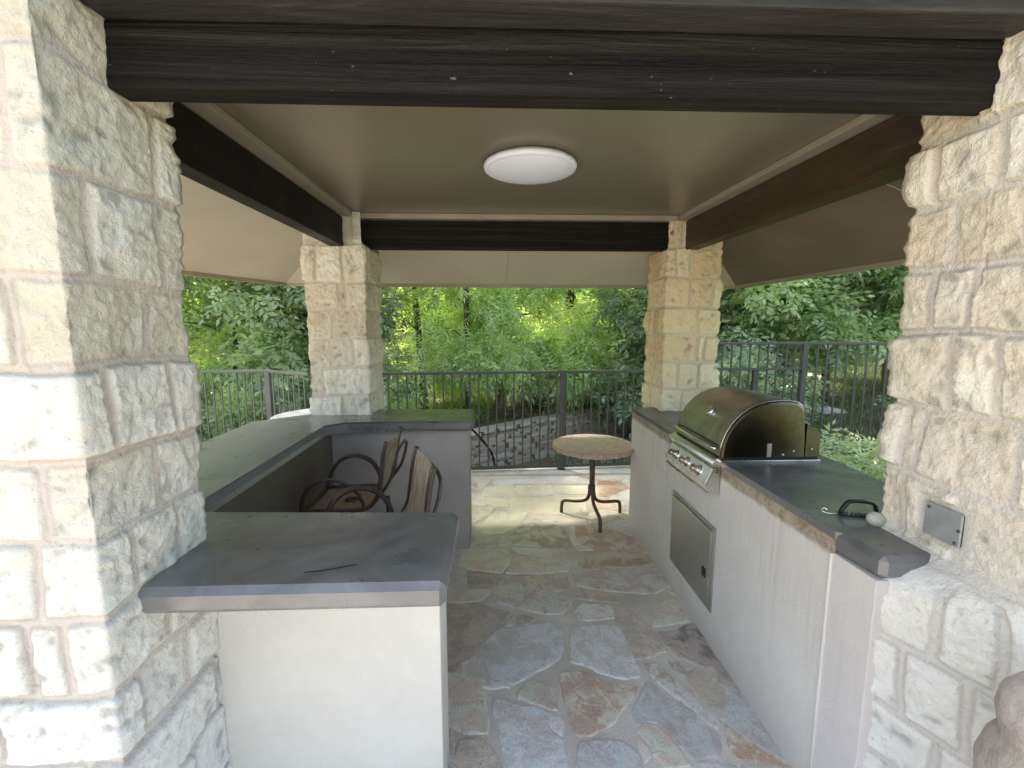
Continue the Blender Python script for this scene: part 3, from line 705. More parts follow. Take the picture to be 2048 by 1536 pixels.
# ------------------------------------------------------------------ round table
tb = empty('round_table', (.785, 3.54, 0), label='small round stone-topped table on a rusty three-legged pedestal', cat='table')
tp = MB(); N_ = 96
def er(a, k): return .328+.004*noise.noise(Vector((math.cos(a)*6, math.sin(a)*6, k)))
ring = lambda r_off, z, k: [((er(2*math.pi*i/N_, k)+r_off)*math.cos(2*math.pi*i/N_), (er(2*math.pi*i/N_, k)+r_off)*math.sin(2*math.pi*i/N_), z) for i in range(N_)]
tp.loft([ring(-.012, .610, 1), ring(-.002, .614, 2), ring(.001, .630, 3), ring(-.001, .645, 2), ring(-.007, .650, 1)], cap=True)
o = tp.build('table_top', [M['tabletop'], M['tableedge']], tb, False)
for p in o.data.polygons: p.material_index = 0 if abs(p.normal.z) > .9 else 1
MB().tube([(0, 0, .612), (0, 0, .22)], .022, 14).build('post', M['rust'], tb, True)
for (fx, fy) in ((.02, -.235), (-.225, .155), (.272, .12)):
    d = Vector((fx, fy)); L = d.length; d /= L
    pth = curve([(d.x*.018, d.y*.018, .30), (d.x*.022, d.y*.022, .22), (d.x*.05, d.y*.05, .165), (d.x*.13, d.y*.13, .135), (d.x*(L-.03), d.y*(L-.03), .115), (d.x*(L-.004), d.y*(L-.004), .08), (d.x*L, d.y*L, 0)], 6)
    MB().tube(pth, .012, 8, flat=(.013, .009)).build('leg', M['rust'], tb, True)

# ------------------------------------------------------------------ floor: flagstones traced in plan
PAL = {'b': ((0.744, 0.680, 0.657), (0.850, 0.848, 0.850)), 'B': ((0.584, 0.542, 0.541), (0.850, 0.803, 0.781)), 't': ((0.830, 0.681, 0.565), (0.850, 0.834, 0.710)), 'o': ((0.667, 0.472, 0.366), (0.845, 0.767, 0.629)),
       'g': ((0.635, 0.540, 0.462), (0.820, 0.680, 0.575)), 'd': ((0.342, 0.287, 0.269), (0.608, 0.504, 0.451)), 'y': ((0.842, 0.763, 0.603), (0.850, 0.832, 0.695)), 'w': ((0.850, 0.850, 0.850), (0.849, 0.760, 0.681)),
       'r': ((0.763, 0.460, 0.344), (0.827, 0.681, 0.535)), 'p': ((0.727, 0.586, 0.541), (0.850, 0.820, 0.730)), 'k': ((0.850, 0.811, 0.746), (0.597, 0.482, 0.418))}
STONES = [([(-0.369, 2.439), (-0.094, 2.429), (0.079, 2.345), (-0.028, 2.149), (-0.104, 2.022), (-0.197, 1.931), (-0.332, 1.921)], 'g'),
  ([(-0.33, 1.913), (-0.15, 1.906), (-0.082, 1.897), (-0.052, 1.778), (-0.037, 1.666), (-0.038, 1.594), (-0.139, 1.595), (-0.201, 1.644), (-0.298, 1.7)], 't'),
  ([(-0.151, 1.574), (-0.061, 1.576), (-0.018, 1.521), (0.013, 1.458), (0.039, 1.408), (-0.156, 1.415)], 'g'),
  ([(-0.022, 2.205), (0.101, 2.22), (0.288, 2.253), (0.343, 2.246), (0.328, 2.056), (0.3, 1.982), (0.226, 1.93), (0.124, 1.867), (0.073, 1.834), (-0.037, 1.902), (-0.059, 1.972), (-0.098, 2.017), (-0.082, 2.071)], 'b'),
  ([(0.092, 2.328), (0.212, 2.292), (0.168, 2.243), (0.036, 2.233), (0.01, 2.204)], 'k'),
  ([(0.394, 2.21), (0.513, 2.215), (0.646, 2.22), (0.657, 2.143), (0.656, 2.01), (0.665, 1.906), (0.655, 1.855), (0.574, 1.851), (0.466, 1.891), (0.458, 1.922), (0.352, 1.957)], 'b'),
  ([(-0.071, 1.882), (0.051, 1.835), (0.067, 1.82), (-0.036, 1.814), (-0.074, 1.826)], 'p'),
  ([(0.151, 1.856), (0.26, 1.82), (0.246, 1.692), (0.096, 1.76), (0.084, 1.776), (0.116, 1.819)], 't'),
  ([(0.302, 1.897), (0.375, 1.895), (0.435, 1.878), (0.512, 1.825), (0.623, 1.807), (0.588, 1.748), (0.492, 1.647), (0.447, 1.609), (0.365, 1.571), (0.312, 1.573), (0.297, 1.626), (0.295, 1.746), (0.285, 1.84)], 'o'),
  ([(-0.014, 1.77), (0.089, 1.728), (0.171, 1.707), (0.267, 1.661), (0.211, 1.652), (0.205, 1.607), (0.23, 1.573), (0.261, 1.551), (0.238, 1.4), (0.03, 1.408), (0.023, 1.49), (0.006, 1.609), (-0.019, 1.72)], 'b'),
  ([(0.219, 1.663), (0.266, 1.652), (0.275, 1.615), (0.257, 1.575), (0.223, 1.59), (0.207, 1.623)], 'w'),
  ([(0.316, 1.544), (0.417, 1.548), (0.487, 1.543), (0.527, 1.486), (0.514, 1.39), (0.268, 1.399)], 'b'),
  ([(-0.017, 2.598), (0.135, 2.646), (0.295, 2.561), (0.431, 2.481), (0.436, 2.421), (0.365, 2.324), (0.269, 2.327), (0.095, 2.4), (-0.024, 2.462)], 'p'),
  ([(-0.403, 2.693), (-0.064, 2.694), (-0.039, 2.548), (-0.095, 2.464), (-0.257, 2.447), (-0.372, 2.463)], 't'),
  ([(0.492, 2.419), (0.656, 2.39), (0.649, 2.281), (0.516, 2.26), (0.439, 2.279), (0.445, 2.353)], 'p'),
  ([(0.669, 2.334), (0.79, 2.319), (0.81, 2.214), (0.842, 2.02), (0.764, 1.99), (0.678, 1.964), (0.661, 2.027), (0.655, 2.181), (0.649, 2.281)], 'g'),
  ([(0.912, 2.392), (1.054, 2.446), (1.05, 2.331), (1.048, 2.236), (0.963, 2.219), (0.83, 2.199)], 't'),
  ([(0.839, 2.159), (0.951, 2.155), (1.012, 2.207), (1.066, 2.225), (1.061, 1.884), (0.961, 1.919), (0.899, 1.968), (0.854, 2.037)], 'd'),
  ([(0.697, 1.936), (0.764, 1.957), (0.788, 1.865), (0.826, 1.779), (0.787, 1.725), (0.739, 1.796), (0.703, 1.883)], 'k'),
  ([(0.808, 1.948), (0.872, 1.945), (0.93, 1.889), (0.911, 1.86), (0.855, 1.862), (0.83, 1.9)], 'k'),
  ([(0.866, 1.862), (0.944, 1.881), (1.026, 1.827), (1.057, 1.812), (1.017, 1.745), (1.02, 1.682), (0.975, 1.635), (0.919, 1.626), (0.873, 1.669), (0.873, 1.751), (0.86, 1.833)], 't'),
  ([(1.052, 1.855), (1.065, 1.826), (1.072, 1.68), (1.031, 1.681), (1.021, 1.732), (1.05, 1.798)], 'd'),
  ([(0.68, 1.833), (0.701, 1.811), (0.736, 1.73), (0.827, 1.658), (0.799, 1.607), (0.874, 1.566), (0.831, 1.47), (0.778, 1.458), (0.718, 1.455), (0.69, 1.535), (0.651, 1.613), (0.615, 1.625), (0.561, 1.61), (0.585, 1.698), (0.635, 1.779)], 'b'),
  ([(0.554, 1.588), (0.612, 1.614), (0.645, 1.596), (0.684, 1.52), (0.71, 1.437), (0.65, 1.434), (0.607, 1.441), (0.586, 1.484), (0.583, 1.545)], 't'),
  ([(0.919, 1.597), (1.032, 1.627), (1.072, 1.592), (1.083, 1.442), (1.08, 1.396), (1.03, 1.416), (0.957, 1.446), (0.887, 1.454), (0.89, 1.513)], 'o'),
  ([(0.539, 1.557), (0.573, 1.529), (0.573, 1.475), (0.535, 1.443), (0.539, 1.496)], 'w'),
  ([(0.72, 1.441), (0.812, 1.442), (0.872, 1.426), (0.859, 1.377), (0.691, 1.384)], 'b'),
  ([(0.902, 1.43), (1.021, 1.402), (1.088, 1.369), (0.881, 1.377)], 'p'),
  ([(0.826, 1.766), (0.857, 1.751), (0.865, 1.675), (0.903, 1.615), (0.882, 1.582), (0.844, 1.617), (0.829, 1.664), (0.796, 1.721)], 'w'),
  ([(-0.295, 4.571), (-0.054, 4.545), (-0.106, 4.357), (-0.201, 4.103), (-0.261, 4.0)], 'y'),
  ([(-0.031, 4.512), (0.306, 4.565), (0.881, 4.612), (0.839, 4.448), (0.569, 4.41), (0.231, 4.422), (0.034, 4.352), (-0.02, 4.4)], 'w'),
  ([(-0.084, 4.342), (0.185, 4.362), (0.167, 4.201), (0.192, 4.062), (-0.13, 4.101), (-0.144, 4.212)], 'y'),
  ([(0.206, 4.361), (0.552, 4.364), (0.541, 4.187), (0.563, 4.116), (0.456, 4.079), (0.232, 4.061), (0.179, 4.229)], 't'),
  ([(0.576, 4.378), (0.932, 4.412), (0.867, 4.091), (0.594, 4.115), (0.545, 4.215)], 'y'),
  ([(1.056, 4.472), (1.458, 4.54), (1.295, 3.995), (0.962, 4.061), (1.01, 4.317)], 'r'),
  ([(-0.258, 3.962), (-0.146, 3.945), (-0.076, 3.869), (-0.172, 3.872), (-0.255, 3.899)], 'y'),
  ([(-0.19, 4.063), (0.111, 4.038), (0.114, 3.814), (0.001, 3.818), (-0.126, 3.957)], 'y'),
  ([(0.131, 4.038), (0.474, 4.052), (0.836, 4.038), (0.777, 3.697), (0.591, 3.637), (0.357, 3.668), (0.124, 3.813)], 'y'),
  ([(0.945, 3.982), (1.274, 3.944), (1.202, 3.693), (1.002, 3.734), (0.911, 3.832)], 'r'),
  ([(-0.252, 3.851), (-0.028, 3.807), (-0.046, 3.705), (-0.222, 3.422)], 't'),
  ([(0.0, 3.748), (0.276, 3.693), (0.19, 3.465), (0.066, 3.336), (-0.083, 3.324), (-0.161, 3.401)], 'y'),
  ([(0.18, 3.426), (0.295, 3.584), (0.528, 3.513), (0.539, 3.301), (0.549, 3.111), (0.5, 3.049), (0.41, 3.076), (0.133, 3.135), (0.089, 3.246)], 'k'),
  ([(0.585, 3.431), (0.632, 3.429), (0.589, 3.159), (0.692, 3.042), (0.589, 3.031), (0.554, 3.144)], 'w'),
  ([(0.645, 3.429), (0.813, 3.442), (0.939, 3.323), (1.032, 3.212), (0.992, 3.079), (0.862, 3.036), (0.718, 3.089), (0.597, 3.159)], 'o'),
  ([(0.865, 3.44), (1.082, 3.555), (1.107, 3.432), (1.051, 3.246), (0.982, 3.267)], 'w'),
  ([(0.791, 3.674), (0.945, 3.737), (1.18, 3.638), (1.128, 3.471), (1.022, 3.6), (0.866, 3.48), (0.759, 3.474)], 'w'),
  ([(-0.171, 3.256), (0.057, 3.3), (0.07, 3.145), (-0.118, 3.104), (-0.181, 3.122)], 'p'),
  ([(0.116, 3.095), (0.392, 3.053), (0.386, 2.948), (0.158, 3.016)], 'w'),
  ([(-0.255, 3.077), (0.084, 3.08), (0.094, 2.901), (0.033, 2.755), (-0.251, 2.831)], 't'),
  ([(0.126, 2.972), (0.494, 2.915), (0.469, 2.765), (0.269, 2.734), (0.061, 2.754)], 't'),
  ([(0.632, 2.939), (0.835, 3.022), (1.049, 2.968), (1.06, 2.823), (0.846, 2.791), (0.698, 2.77), (0.547, 2.802), (0.562, 2.884)], 'o'),
  ([(0.488, 2.751), (0.796, 2.766), (1.074, 2.782), (1.052, 2.571), (0.945, 2.496), (0.693, 2.528), (0.495, 2.592)], 'p'),
  ([(-0.261, 2.779), (0.005, 2.731), (0.073, 2.691), (-0.022, 2.565), (-0.264, 2.585)], 'g'),
  ([(0.115, 2.702), (0.451, 2.74), (0.452, 2.57), (0.301, 2.52), (0.216, 2.59)], 'g'),
  ([(0.502, 2.557), (0.687, 2.506), (0.7, 2.41), (0.545, 2.447), (0.454, 2.471)], 'g')]
def voronoi(x0, x1, y0, y1, step, keep):
    pts = []; rnd = random.Random(3)
    nx = int((x1-x0)/step)+1; ny = int((y1-y0)/step)+1
    grid = {}
    for i in range(-1, nx+1):
        for j in range(-1, ny+1):
            grid[(i, j)] = (x0+(i+.5+rnd.uniform(-.42, .42))*step, y0+(j+.5+rnd.uniform(-.42, .42))*step)
    out = []
    for (i, j), c in grid.items():
        if not (0 <= i < nx and 0 <= j < ny) or not keep(*c): continue
        poly = [(c[0]-step*1.6, c[1]-step*1.6), (c[0]+step*1.6, c[1]-step*1.6), (c[0]+step*1.6, c[1]+step*1.6), (c[0]-step*1.6, c[1]+step*1.6)]
        for di in (-2, -1, 0, 1, 2):
            for dj in (-2, -1, 0, 1, 2):
                q = grid.get((i+di, j+dj))
                if not q or (di == 0 and dj == 0): continue
                mx, my = (c[0]+q[0])/2, (c[1]+q[1])/2; nx_, ny_ = q[0]-c[0], q[1]-c[1]
                new = []
                for a, b in zip(poly, poly[1:]+poly[:1]):
                    da = (a[0]-mx)*nx_+(a[1]-my)*ny_; db = (b[0]-mx)*nx_+(b[1]-my)*ny_
                    if da <= 0: new.append(a)
                    if (da < 0) != (db < 0) and da != db:
                        t = da/(da-db); new.append((a[0]+(b[0]-a[0])*t, a[1]+(b[1]-a[1])*t))
                poly = new
                if len(poly) < 3: break
        if len(poly) >= 3:
            cx = sum(p[0] for p in poly)/len(poly); cy = sum(p[1] for p in poly)/len(poly)
            poly = [(cx+(p[0]-cx)*.95, cy+(p[1]-cy)*.95) for p in poly]
            out.append((poly, random.choice('btogypkBw')))
    return out
def floor():
    V = []; F = []; mi = []; C1 = []; C2 = []; OF = []
    def addface(idx, m, c1, c2, of): F.append(idx); mi.append(m); C1.append(c1); C2.append(c2); OF.append(of)
    # mortar bed, open at the counters' feet; one flat sheet
    b = len(V); V += [(-2.6, -3.0, 0), (2.2, -3.0, 0), (2.2, 4.66, 0), (-2.6, 4.66, 0)]; addface((b, b+1, b+2, b+3), 1, (0, 0, 0), (0, 0, 0), (0, 0, 0))
    hole = lambda x, y: not (-.235 < x < 1.12 and 1.15 < y < 4.62)
    inb = lambda x, y: hole(x, y) and -2.5 < x < 2.1 and -2.9 < y < 4.6
    stones = STONES + voronoi(-2.6, 2.2, -3, 4.6, .36, inb)
    for poly, key in stones:
        n = len(poly); cx = sum(p[0] for p in poly)/n; cy = sum(p[1] for p in poly)/n
        area = sum(poly[i][0]*poly[(i+1) % n][1]-poly[(i+1) % n][0]*poly[i][1] for i in range(n))
        if area < 0: poly = poly[::-1]
        # densify + wobble + round
        pts = []
        for i in range(n):
            a = Vector(poly[i]); bb = Vector(poly[(i+1) % n]); m = max(1, int((bb-a).length/.014))
            for k in range(m): pts.append(a.lerp(bb, k/m))
        for _ in range(1): pts = [(pts[i-1]+pts[i]*3+pts[(i+1) % len(pts)])/5 for i in range(len(pts))]
        sd = random.random()*50
        pts = [p+Vector((noise.noise(Vector((p.x*14, p.y*14, sd))), noise.noise(Vector((p.x*14, p.y*14, sd+9)))))*.010 + Vector((noise.noise(Vector((p.x*45, p.y*45, sd))), noise.noise(Vector((p.x*45, p.y*45, sd+9)))))*.005 for p in pts]
        c_ = Vector((cx, cy)); pts = [p+(p-c_).normalized()*.006 for p in pts]
        c = Vector((cx, cy)); tz = .0045+random.random()*.003
        tilt = Vector((random.uniform(-1, 1), random.uniform(-1, 1)))*.006
        L1 = [(p.x, p.y, .0) for p in pts]
        L2 = []; L3 = []
        for p in pts:
            d = (p-c); q = c+d*(1-min(.5, .004/max(d.length, .01))); L2.append((q.x, q.y, tz*.75+tilt.dot(d)*.3))
            q = c+d*(1-min(.6, .012/max(d.length, .01))); L3.append((q.x, q.y, tz+tilt.dot(d)*.3))
        m = len(pts); b0 = len(V); V += L1+L2+L3
        pal = PAL[key]; j = random.uniform(.88, 1.12)
        c1 = tuple(min(1, x*j) for x in pal[0]); c2 = tuple(min(1, x*j) for x in pal[1]); of = (random.uniform(0, 20), random.uniform(0, 20), random.uniform(0, 20))
        for i in range(m):
            k = (i+1) % m
            addface((b0+i, b0+k, b0+m+k, b0+m+i), 0, c1, c2, of); addface((b0+m+i, b0+m+k, b0+2*m+k, b0+2*m+i), 0, c1, c2, of)
        addface(tuple(range(b0+2*m, b0+3*m)), 0, c1, c2, of)
    me = bpy.data.meshes.new('floor'); me.from_pydata(V, [], F)
    me.materials.append(M['flag']); me.materials.append(M['mortar'])
    me.polygons.foreach_set('material_index', mi)
    for nm, dt in (('stone_col', C1), ('stone_col2', C2)):
        a = me.attributes.new(nm, 'FLOAT_COLOR', 'FACE'); a.data.foreach_set('color', [x for c in dt for x in (*c, 1)])
    a = me.attributes.new('stone_off', 'FLOAT_VECTOR', 'FACE'); a.data.foreach_set('vector', [x for c in OF for x in c])
    return link('floor', me, None, kind='structure', label='flagstone patio floor with pale mortar joints')
floor()
MB().prism([(-2.7, 4.661), (2.3, 4.661), (2.3, 4.98), (-2.7, 4.90)], -.30, .022, .005).build('curb', M['curb'], None, kind='structure')

# ------------------------------------------------------------------ terrain
def terr(x, y):
    s = lambda t: max(0, min(1, t))**2*(3-2*max(0, min(1, t)))
    wy = wall_y(x)
    front = -.62; back = -.02+.03*(y-wy)
    zc = front+(back-front)*s((y-wy-.12)/.18)
    zr = .18+.055*(y-4.8)
    k = s((x-2.2)/1.3)
    z = zc*(1-k)+zr*k
    z = -.06+(z+.06)*s((y-4.95)/.35) if y < 5.3 and x < 3 else z
    if y < 4.95: z = -.06 if x < 2.5 else -.06+.2*s((x-2.5)/.8)
    far = s((y-14)/25); z = z*(1-far)+1.2*far
    return z + .03*noise.noise(Vector((x*.7, y*.7, 0)))*(1 if y > 5.2 or x > 2.8 else 0)
WP = [(-5, 5.75), (-2.0, 6.15), (-.38, 6.5), (.34, 7.0), (1.4, 7.7), (2.69, 8.5), (4.5, 9.4), (7, 10)]
def wall_y(x):
    if x <= WP[0][0]: return WP[0][1]
    for (a, b), (c, d) in zip(WP, WP[1:]):
        if x <= c: return b+(d-b)*(x-a)/(c-a)
    return WP[-1][1]
xs = [-60, -40, -25, -15] + [-10+i*.25 for i in range(81)] + [15, 25, 40, 60]
ys_ = [-60, -30, -12, -6, -3, 0, 2, 4] + [4.7+i*.15 for i in range(60)] + [14, 16, 20, 26, 34, 45, 60, 80]
V = [(x, y, terr(x, y)) for y in ys_ for x in xs]; nx = len(xs)
Fq = [(j*nx+i, j*nx+i+1, (j+1)*nx+i+1, (j+1)*nx+i) for j in range(len(ys_)-1) for i in range(nx-1)]
me = bpy.data.meshes.new('ground'); me.from_pydata(V, [], Fq); link('ground', me, M['ground'], None, True, kind='structure')
me = bpy.data.meshes.new('added_paving'); me.from_pydata([(-12, -14, -.03), (12, -14, -.03), (12, .6, -.03), (-12, .6, -.03)], [], [(0, 1, 2, 3)]); link('added_paving', me, M['added_patio_rear'], None, kind='structure')  # unseen paving behind the camera, made pale to bounce sun inside

# ------------------------------------------------------------------ dry stone wall
def drystone():
    V = []; F = []; tint = []
    rnd = random.Random(11)
    def stone(c, t, L, H, D):
        b = len(V); tt = rnd.random()
        nrm = Vector((t.y, -t.x, 0))
        g = []
        for i in range(4):
            for j in range(4):
                u = i/3*2-1; w = j/3*2-1
                k = 1-.07*(abs(u*w)**2)
                edge = (1-abs(u)**4)*(1-abs(w)**4)
                p = c+t*(u*L/2*k)+Vector((0, 0, w*H/2*k))+nrm*(D*(.35+.65*edge))
                p += Vector([noise.noise(p*9+Vector((q*7, 0, tt*5))) for q in range(3)])*.010
                V.append(tuple(p)); tint.append(tt)
        for i in range(3):
            for j in range(3): F.append((b+i*4+j, b+(i+1)*4+j, b+(i+1)*4+j+1, b+i*4+j+1))
        # back and sides
        rim = [0, 4, 8, 12, 13, 14, 15, 11, 7, 3, 2, 1]; bb = len(V)
        for r in rim: p = Vector(V[b+r])-nrm*.10; V.append(tuple(p)); tint.append(tt)
        for i in range(12):
            k = (i+1) % 12; F.append((b+rim[k], b+rim[i], bb+i, bb+k))
    def run(s0, cap=False):
        pass
    x = -3.6; P = [Vector((a, b, 0)) for a, b in WP]
    z = -.70; row = 0
    while z < .0:
        H = rnd.uniform(.032, .056); x = -3.6+rnd.random()*.1
        while x < 5.5:
            L = rnd.uniform(.16, .46); y = wall_y(x+L/2)
            t = Vector((.2, wall_y(x+L/2+.1)-wall_y(x+L/2-.1), 0)).normalized()
            top = -.02 + .03*math.sin(x*1.3)
            if z+H/2 < top: stone(Vector((x+L/2, y, z+H/2+.01*noise.noise(Vector((x*3, z*9, 0))))), t, L*1.05, H*1.16, rnd.uniform(.004, .016))
            x += L
        z += H
    x = -3.6
    while x < 5.5:
        L = rnd.uniform(.16, .34); y = wall_y(x+L/2); t = Vector((.2, wall_y(x+L/2+.1)-wall_y(x+L/2-.1), 0)).normalized()
        stone(Vector((x+L/2, y-.01, .01+.03*math.sin(x*1.3))), t, L*.98, .06, .05); x += L
        # flat top
    b = len(V)
    for i in range(60):
        xx = -3.6+9.1*i/59; yy = wall_y(xx); V.append((xx, yy-.01, .03+.03*math.sin(xx*1.3))); V.append((xx, yy+.28, .04+.03*math.sin(xx*1.3))); tint += [.9, .9]
        V.append((xx, yy+.06, -.75)); tint.append(0)
    for i in range(59): F.append((b+3*i, b+3*i+3, b+3*i+4, b+3*i+1)); F.append((b+3*i+2, b+3*i+5, b+3*i+4, b+3*i+1))
    b = len(V)
    for i in range(60):
        xx = -3.6+9.1*i/59; yy = wall_y(xx)+.035; V.append((xx, yy, -.75)); V.append((xx, yy, 0.)); tint += [0, 0]
    mi = [0]*len(F)
    for i in range(59): F.append((b+2*i, b+2*i+2, b+2*i+3, b+2*i+1)); mi.append(1)
    me = bpy.data.meshes.new('dry_stone_wall'); me.from_pydata(V, [], F)
    a = me.attributes.new('tint', 'FLOAT', 'POINT'); a.data.foreach_set('value', tint)
    a = me.attributes.new('mortar', 'FLOAT', 'POINT'); a.data.foreach_set('value', [0]*len(V)); a = me.attributes.new('cav', 'FLOAT', 'POINT'); a.data.foreach_set('value', [.5]*len(V))
    me.materials.append(M['drystone']); me.materials.append(simple('dark_wall_core', (.26, .21, .17), .95))
    me.polygons.foreach_set('material_index', mi)
    link('dry_stone_wall', me, None, None, False, label='low curved dry stone retaining wall beyond the fence', cat='wall')
drystone()

# ------------------------------------------------------------------ fence
def bar3(a, b, w, h=None):
    m = MB(); a = Vector(a); b = Vector(b); d = (b-a); L = d.length; h = h or w
    rot = d.to_track_quat('X', 'Z').to_matrix().to_4x4(); m.box((0, -w/2, -h/2), (L, w/2, h/2), min(w, h)*.12, M=Matrix.Translation(a) @ rot, seg=1); return m
def fence(label, pts, top, bot, pitch, mat, pw=.0075, posts=True, mid=None, ends=(True, True), zb=None):
    f_ = empty('metal_fence', (pts[0][0], pts[0][1], 0), label=label, cat='fence'); f_.location = (0, 0, 0)
    pm = None; cnt = 0
    for i, (p, q) in enumerate(zip(pts, pts[1:])):
        bar3((*p, top), (*q, top), .040, .030).build('top_rail', mat, f_)
        bar3((*p, bot), (*q, bot), .030, .030).build('bottom_rail', mat, f_)
        if mid: bar3((*p, mid), (*q, mid), .034, .028).build('middle_rail', mat, f_)
        P = Vector(p); Q = Vector(q); n = int((Q-P).length/pitch)
        for k in range(1, n):
            c = P.lerp(Q, k/n)
            if pm is None:
                pm = MB().box((-pw, -pw, 0), (pw, pw, 1)).mesh('picket'); pm.materials.append(mat)
            o = bpy.data.objects.new('picket', pm); col.objects.link(o); o.parent = f_
            o.location = (c.x, c.y, bot); o.scale = (1, 1, top-bot)
    return f_
def post(f_, x, y, top, bot, mat, w=.05):
    MB().box((x-w/2, y-w/2, bot), (x+w/2, y+w/2, top), .003, seg=1).box((x-w*.8, y-w*.8, bot-.004), (x+w*.8, y+w*.8, bot+.008)).build('post', mat, f_)
F1 = fence('long low grey metal fence along the far edge of the patio', [(-1.86, 4.66), (1.60, 4.86), (2.36, 4.90)], 1.10, .062, .092, M['fence'])
for x, y in ((.72, 4.81), (-1.86, 4.66), (2.36, 4.90)): post(F1, x, y, 1.12, .022, M['fence'])
F2 = fence('pale grey fence corner beyond the left end of the bar', [(-4.4, 4.95), (-2.50, 5.03), (-1.90, 4.66)], 1.10, .05, .082, M['fence_light'], .006)
post(F2, -2.50, 5.03, 1.12, 0, M['fence_light'], .055); post(F2, -4.4, 4.95, 1.12, 0, M['fence_light'])
F3 = fence('tall dark fence panel with a double top rail behind the grill', [(2.40, 4.90), (3.44, 4.92)], 1.40, .20, .095, M['fence'], mid=1.115)
post(F3, 2.42, 4.90, 1.41, .02, M['fence'], .04); post(F3, 3.44, 4.92, 1.41, .15, M['fence'], .06); post(F3, 2.90, 4.93, 1.11, .15, M['fence'], .05)
F4 = fence('tall dark fence with thin pickets in front of the grassy slope', [(3.48, 4.92), (5.6, 4.60)], 1.40, .22, .100, M['fence'])
post(F4, 5.6, 4.60, 1.41, .15, M['fence'])

# ------------------------------------------------------------------ small outdoor things
wt = empty('patio_table', (-1.66, 4.22, 0), label='round white patio table mostly hidden behind the far left pillar', cat='table')
MB().lathe([(.0, .735), (.36, .735), (.385, .74), (.40, .752), (.395, .765), (.375, .762), (.36, .750), (.001, .750)], 64).build('table_top', M['white'], wt, True)
for a in (45, 135, 225, 315):
    MB().tube([(.28*math.cos(R(a)), .28*math.sin(R(a)), .74), (.33*math.cos(R(a)), .33*math.sin(R(a)), 0)], .014, 8).build('leg', M['white'], wt, True)
def pipe(x, y, z0, hgt, lab):
    m = MB().lathe([(.022, 0), (.022, hgt-.05), (.028, hgt-.05), (.028, hgt), (.001, hgt+.004)], 20, c=(0, 0, 0)); o = m.build('drain_pipe', M['pvc'], None, True, label=lab, cat='pipe'); o.location = (x, y, z0)
pipe(.30, 6.05, -.64, .30, 'short white capped pipe standing in front of the dry stone wall')
pipe(2.25, 7.3, -.62, .42, 'white pipe at the right end of the dry stone wall')
hs_ = curve([(-.35, 5.9, .25), (-.28, 6.0, .16), (-.15, 6.2, -.05), (-.05, 6.3, -.25), (.0, 6.3, -.5)], 8)
MB().tube(hs_, .014, 10).build('garden_hose', M['black'], None, True, label='curved black hose leaning beside the far end of the bar', cat='hose')

def rock(x, y, z, s, lab, seed):
    m = MB(); bmesh.ops.create_icosphere(m.bm, subdivisions=3, radius=1)
    for v in m.bm.verts:
        k = 1+.35*noise.noise(v.co*1.6+Vector((seed, 0, 0)))+.12*noise.noise(v.co*5+Vector((seed, 0, 0)))
        v.co = Vector((v.co.x*s[0]*k, v.co.y*s[1]*k, v.co.z*s[2]*k))
    me = m.mesh('rock')
    for nm, val in (('tint', .8), ('mortar', 0), ('cav', .5)): a = me.attributes.new(nm, 'FLOAT', 'POINT'); a.data.foreach_set('value', [val]*len(me.vertices))
    o = link('rock', me, M['rock'], None, False, label=lab, cat='rock'); o.location = (x, y, z)
rock(5.05, 6.6, .30, (.24, .16, .06), 'flat pale rock in the grass seen through the right fence', 1)
rock(6.6, 9.3, .48, (.3, .22, .12), 'larger rock farther up the grassy slope', 5)
rock(5.6, 8.3, .42, (.16, .14, .09), 'small grey rock beside the trail up the slope', 9)
rock(-.62, 5.55, -.50, (.20, .15, .10), 'whitish rock just beyond the fence by the end of the bar', 14)
rock(.85, 5.7, -.56, (.15, .12, .07), 'low pale rock beside the white pipe under the fence', 21)

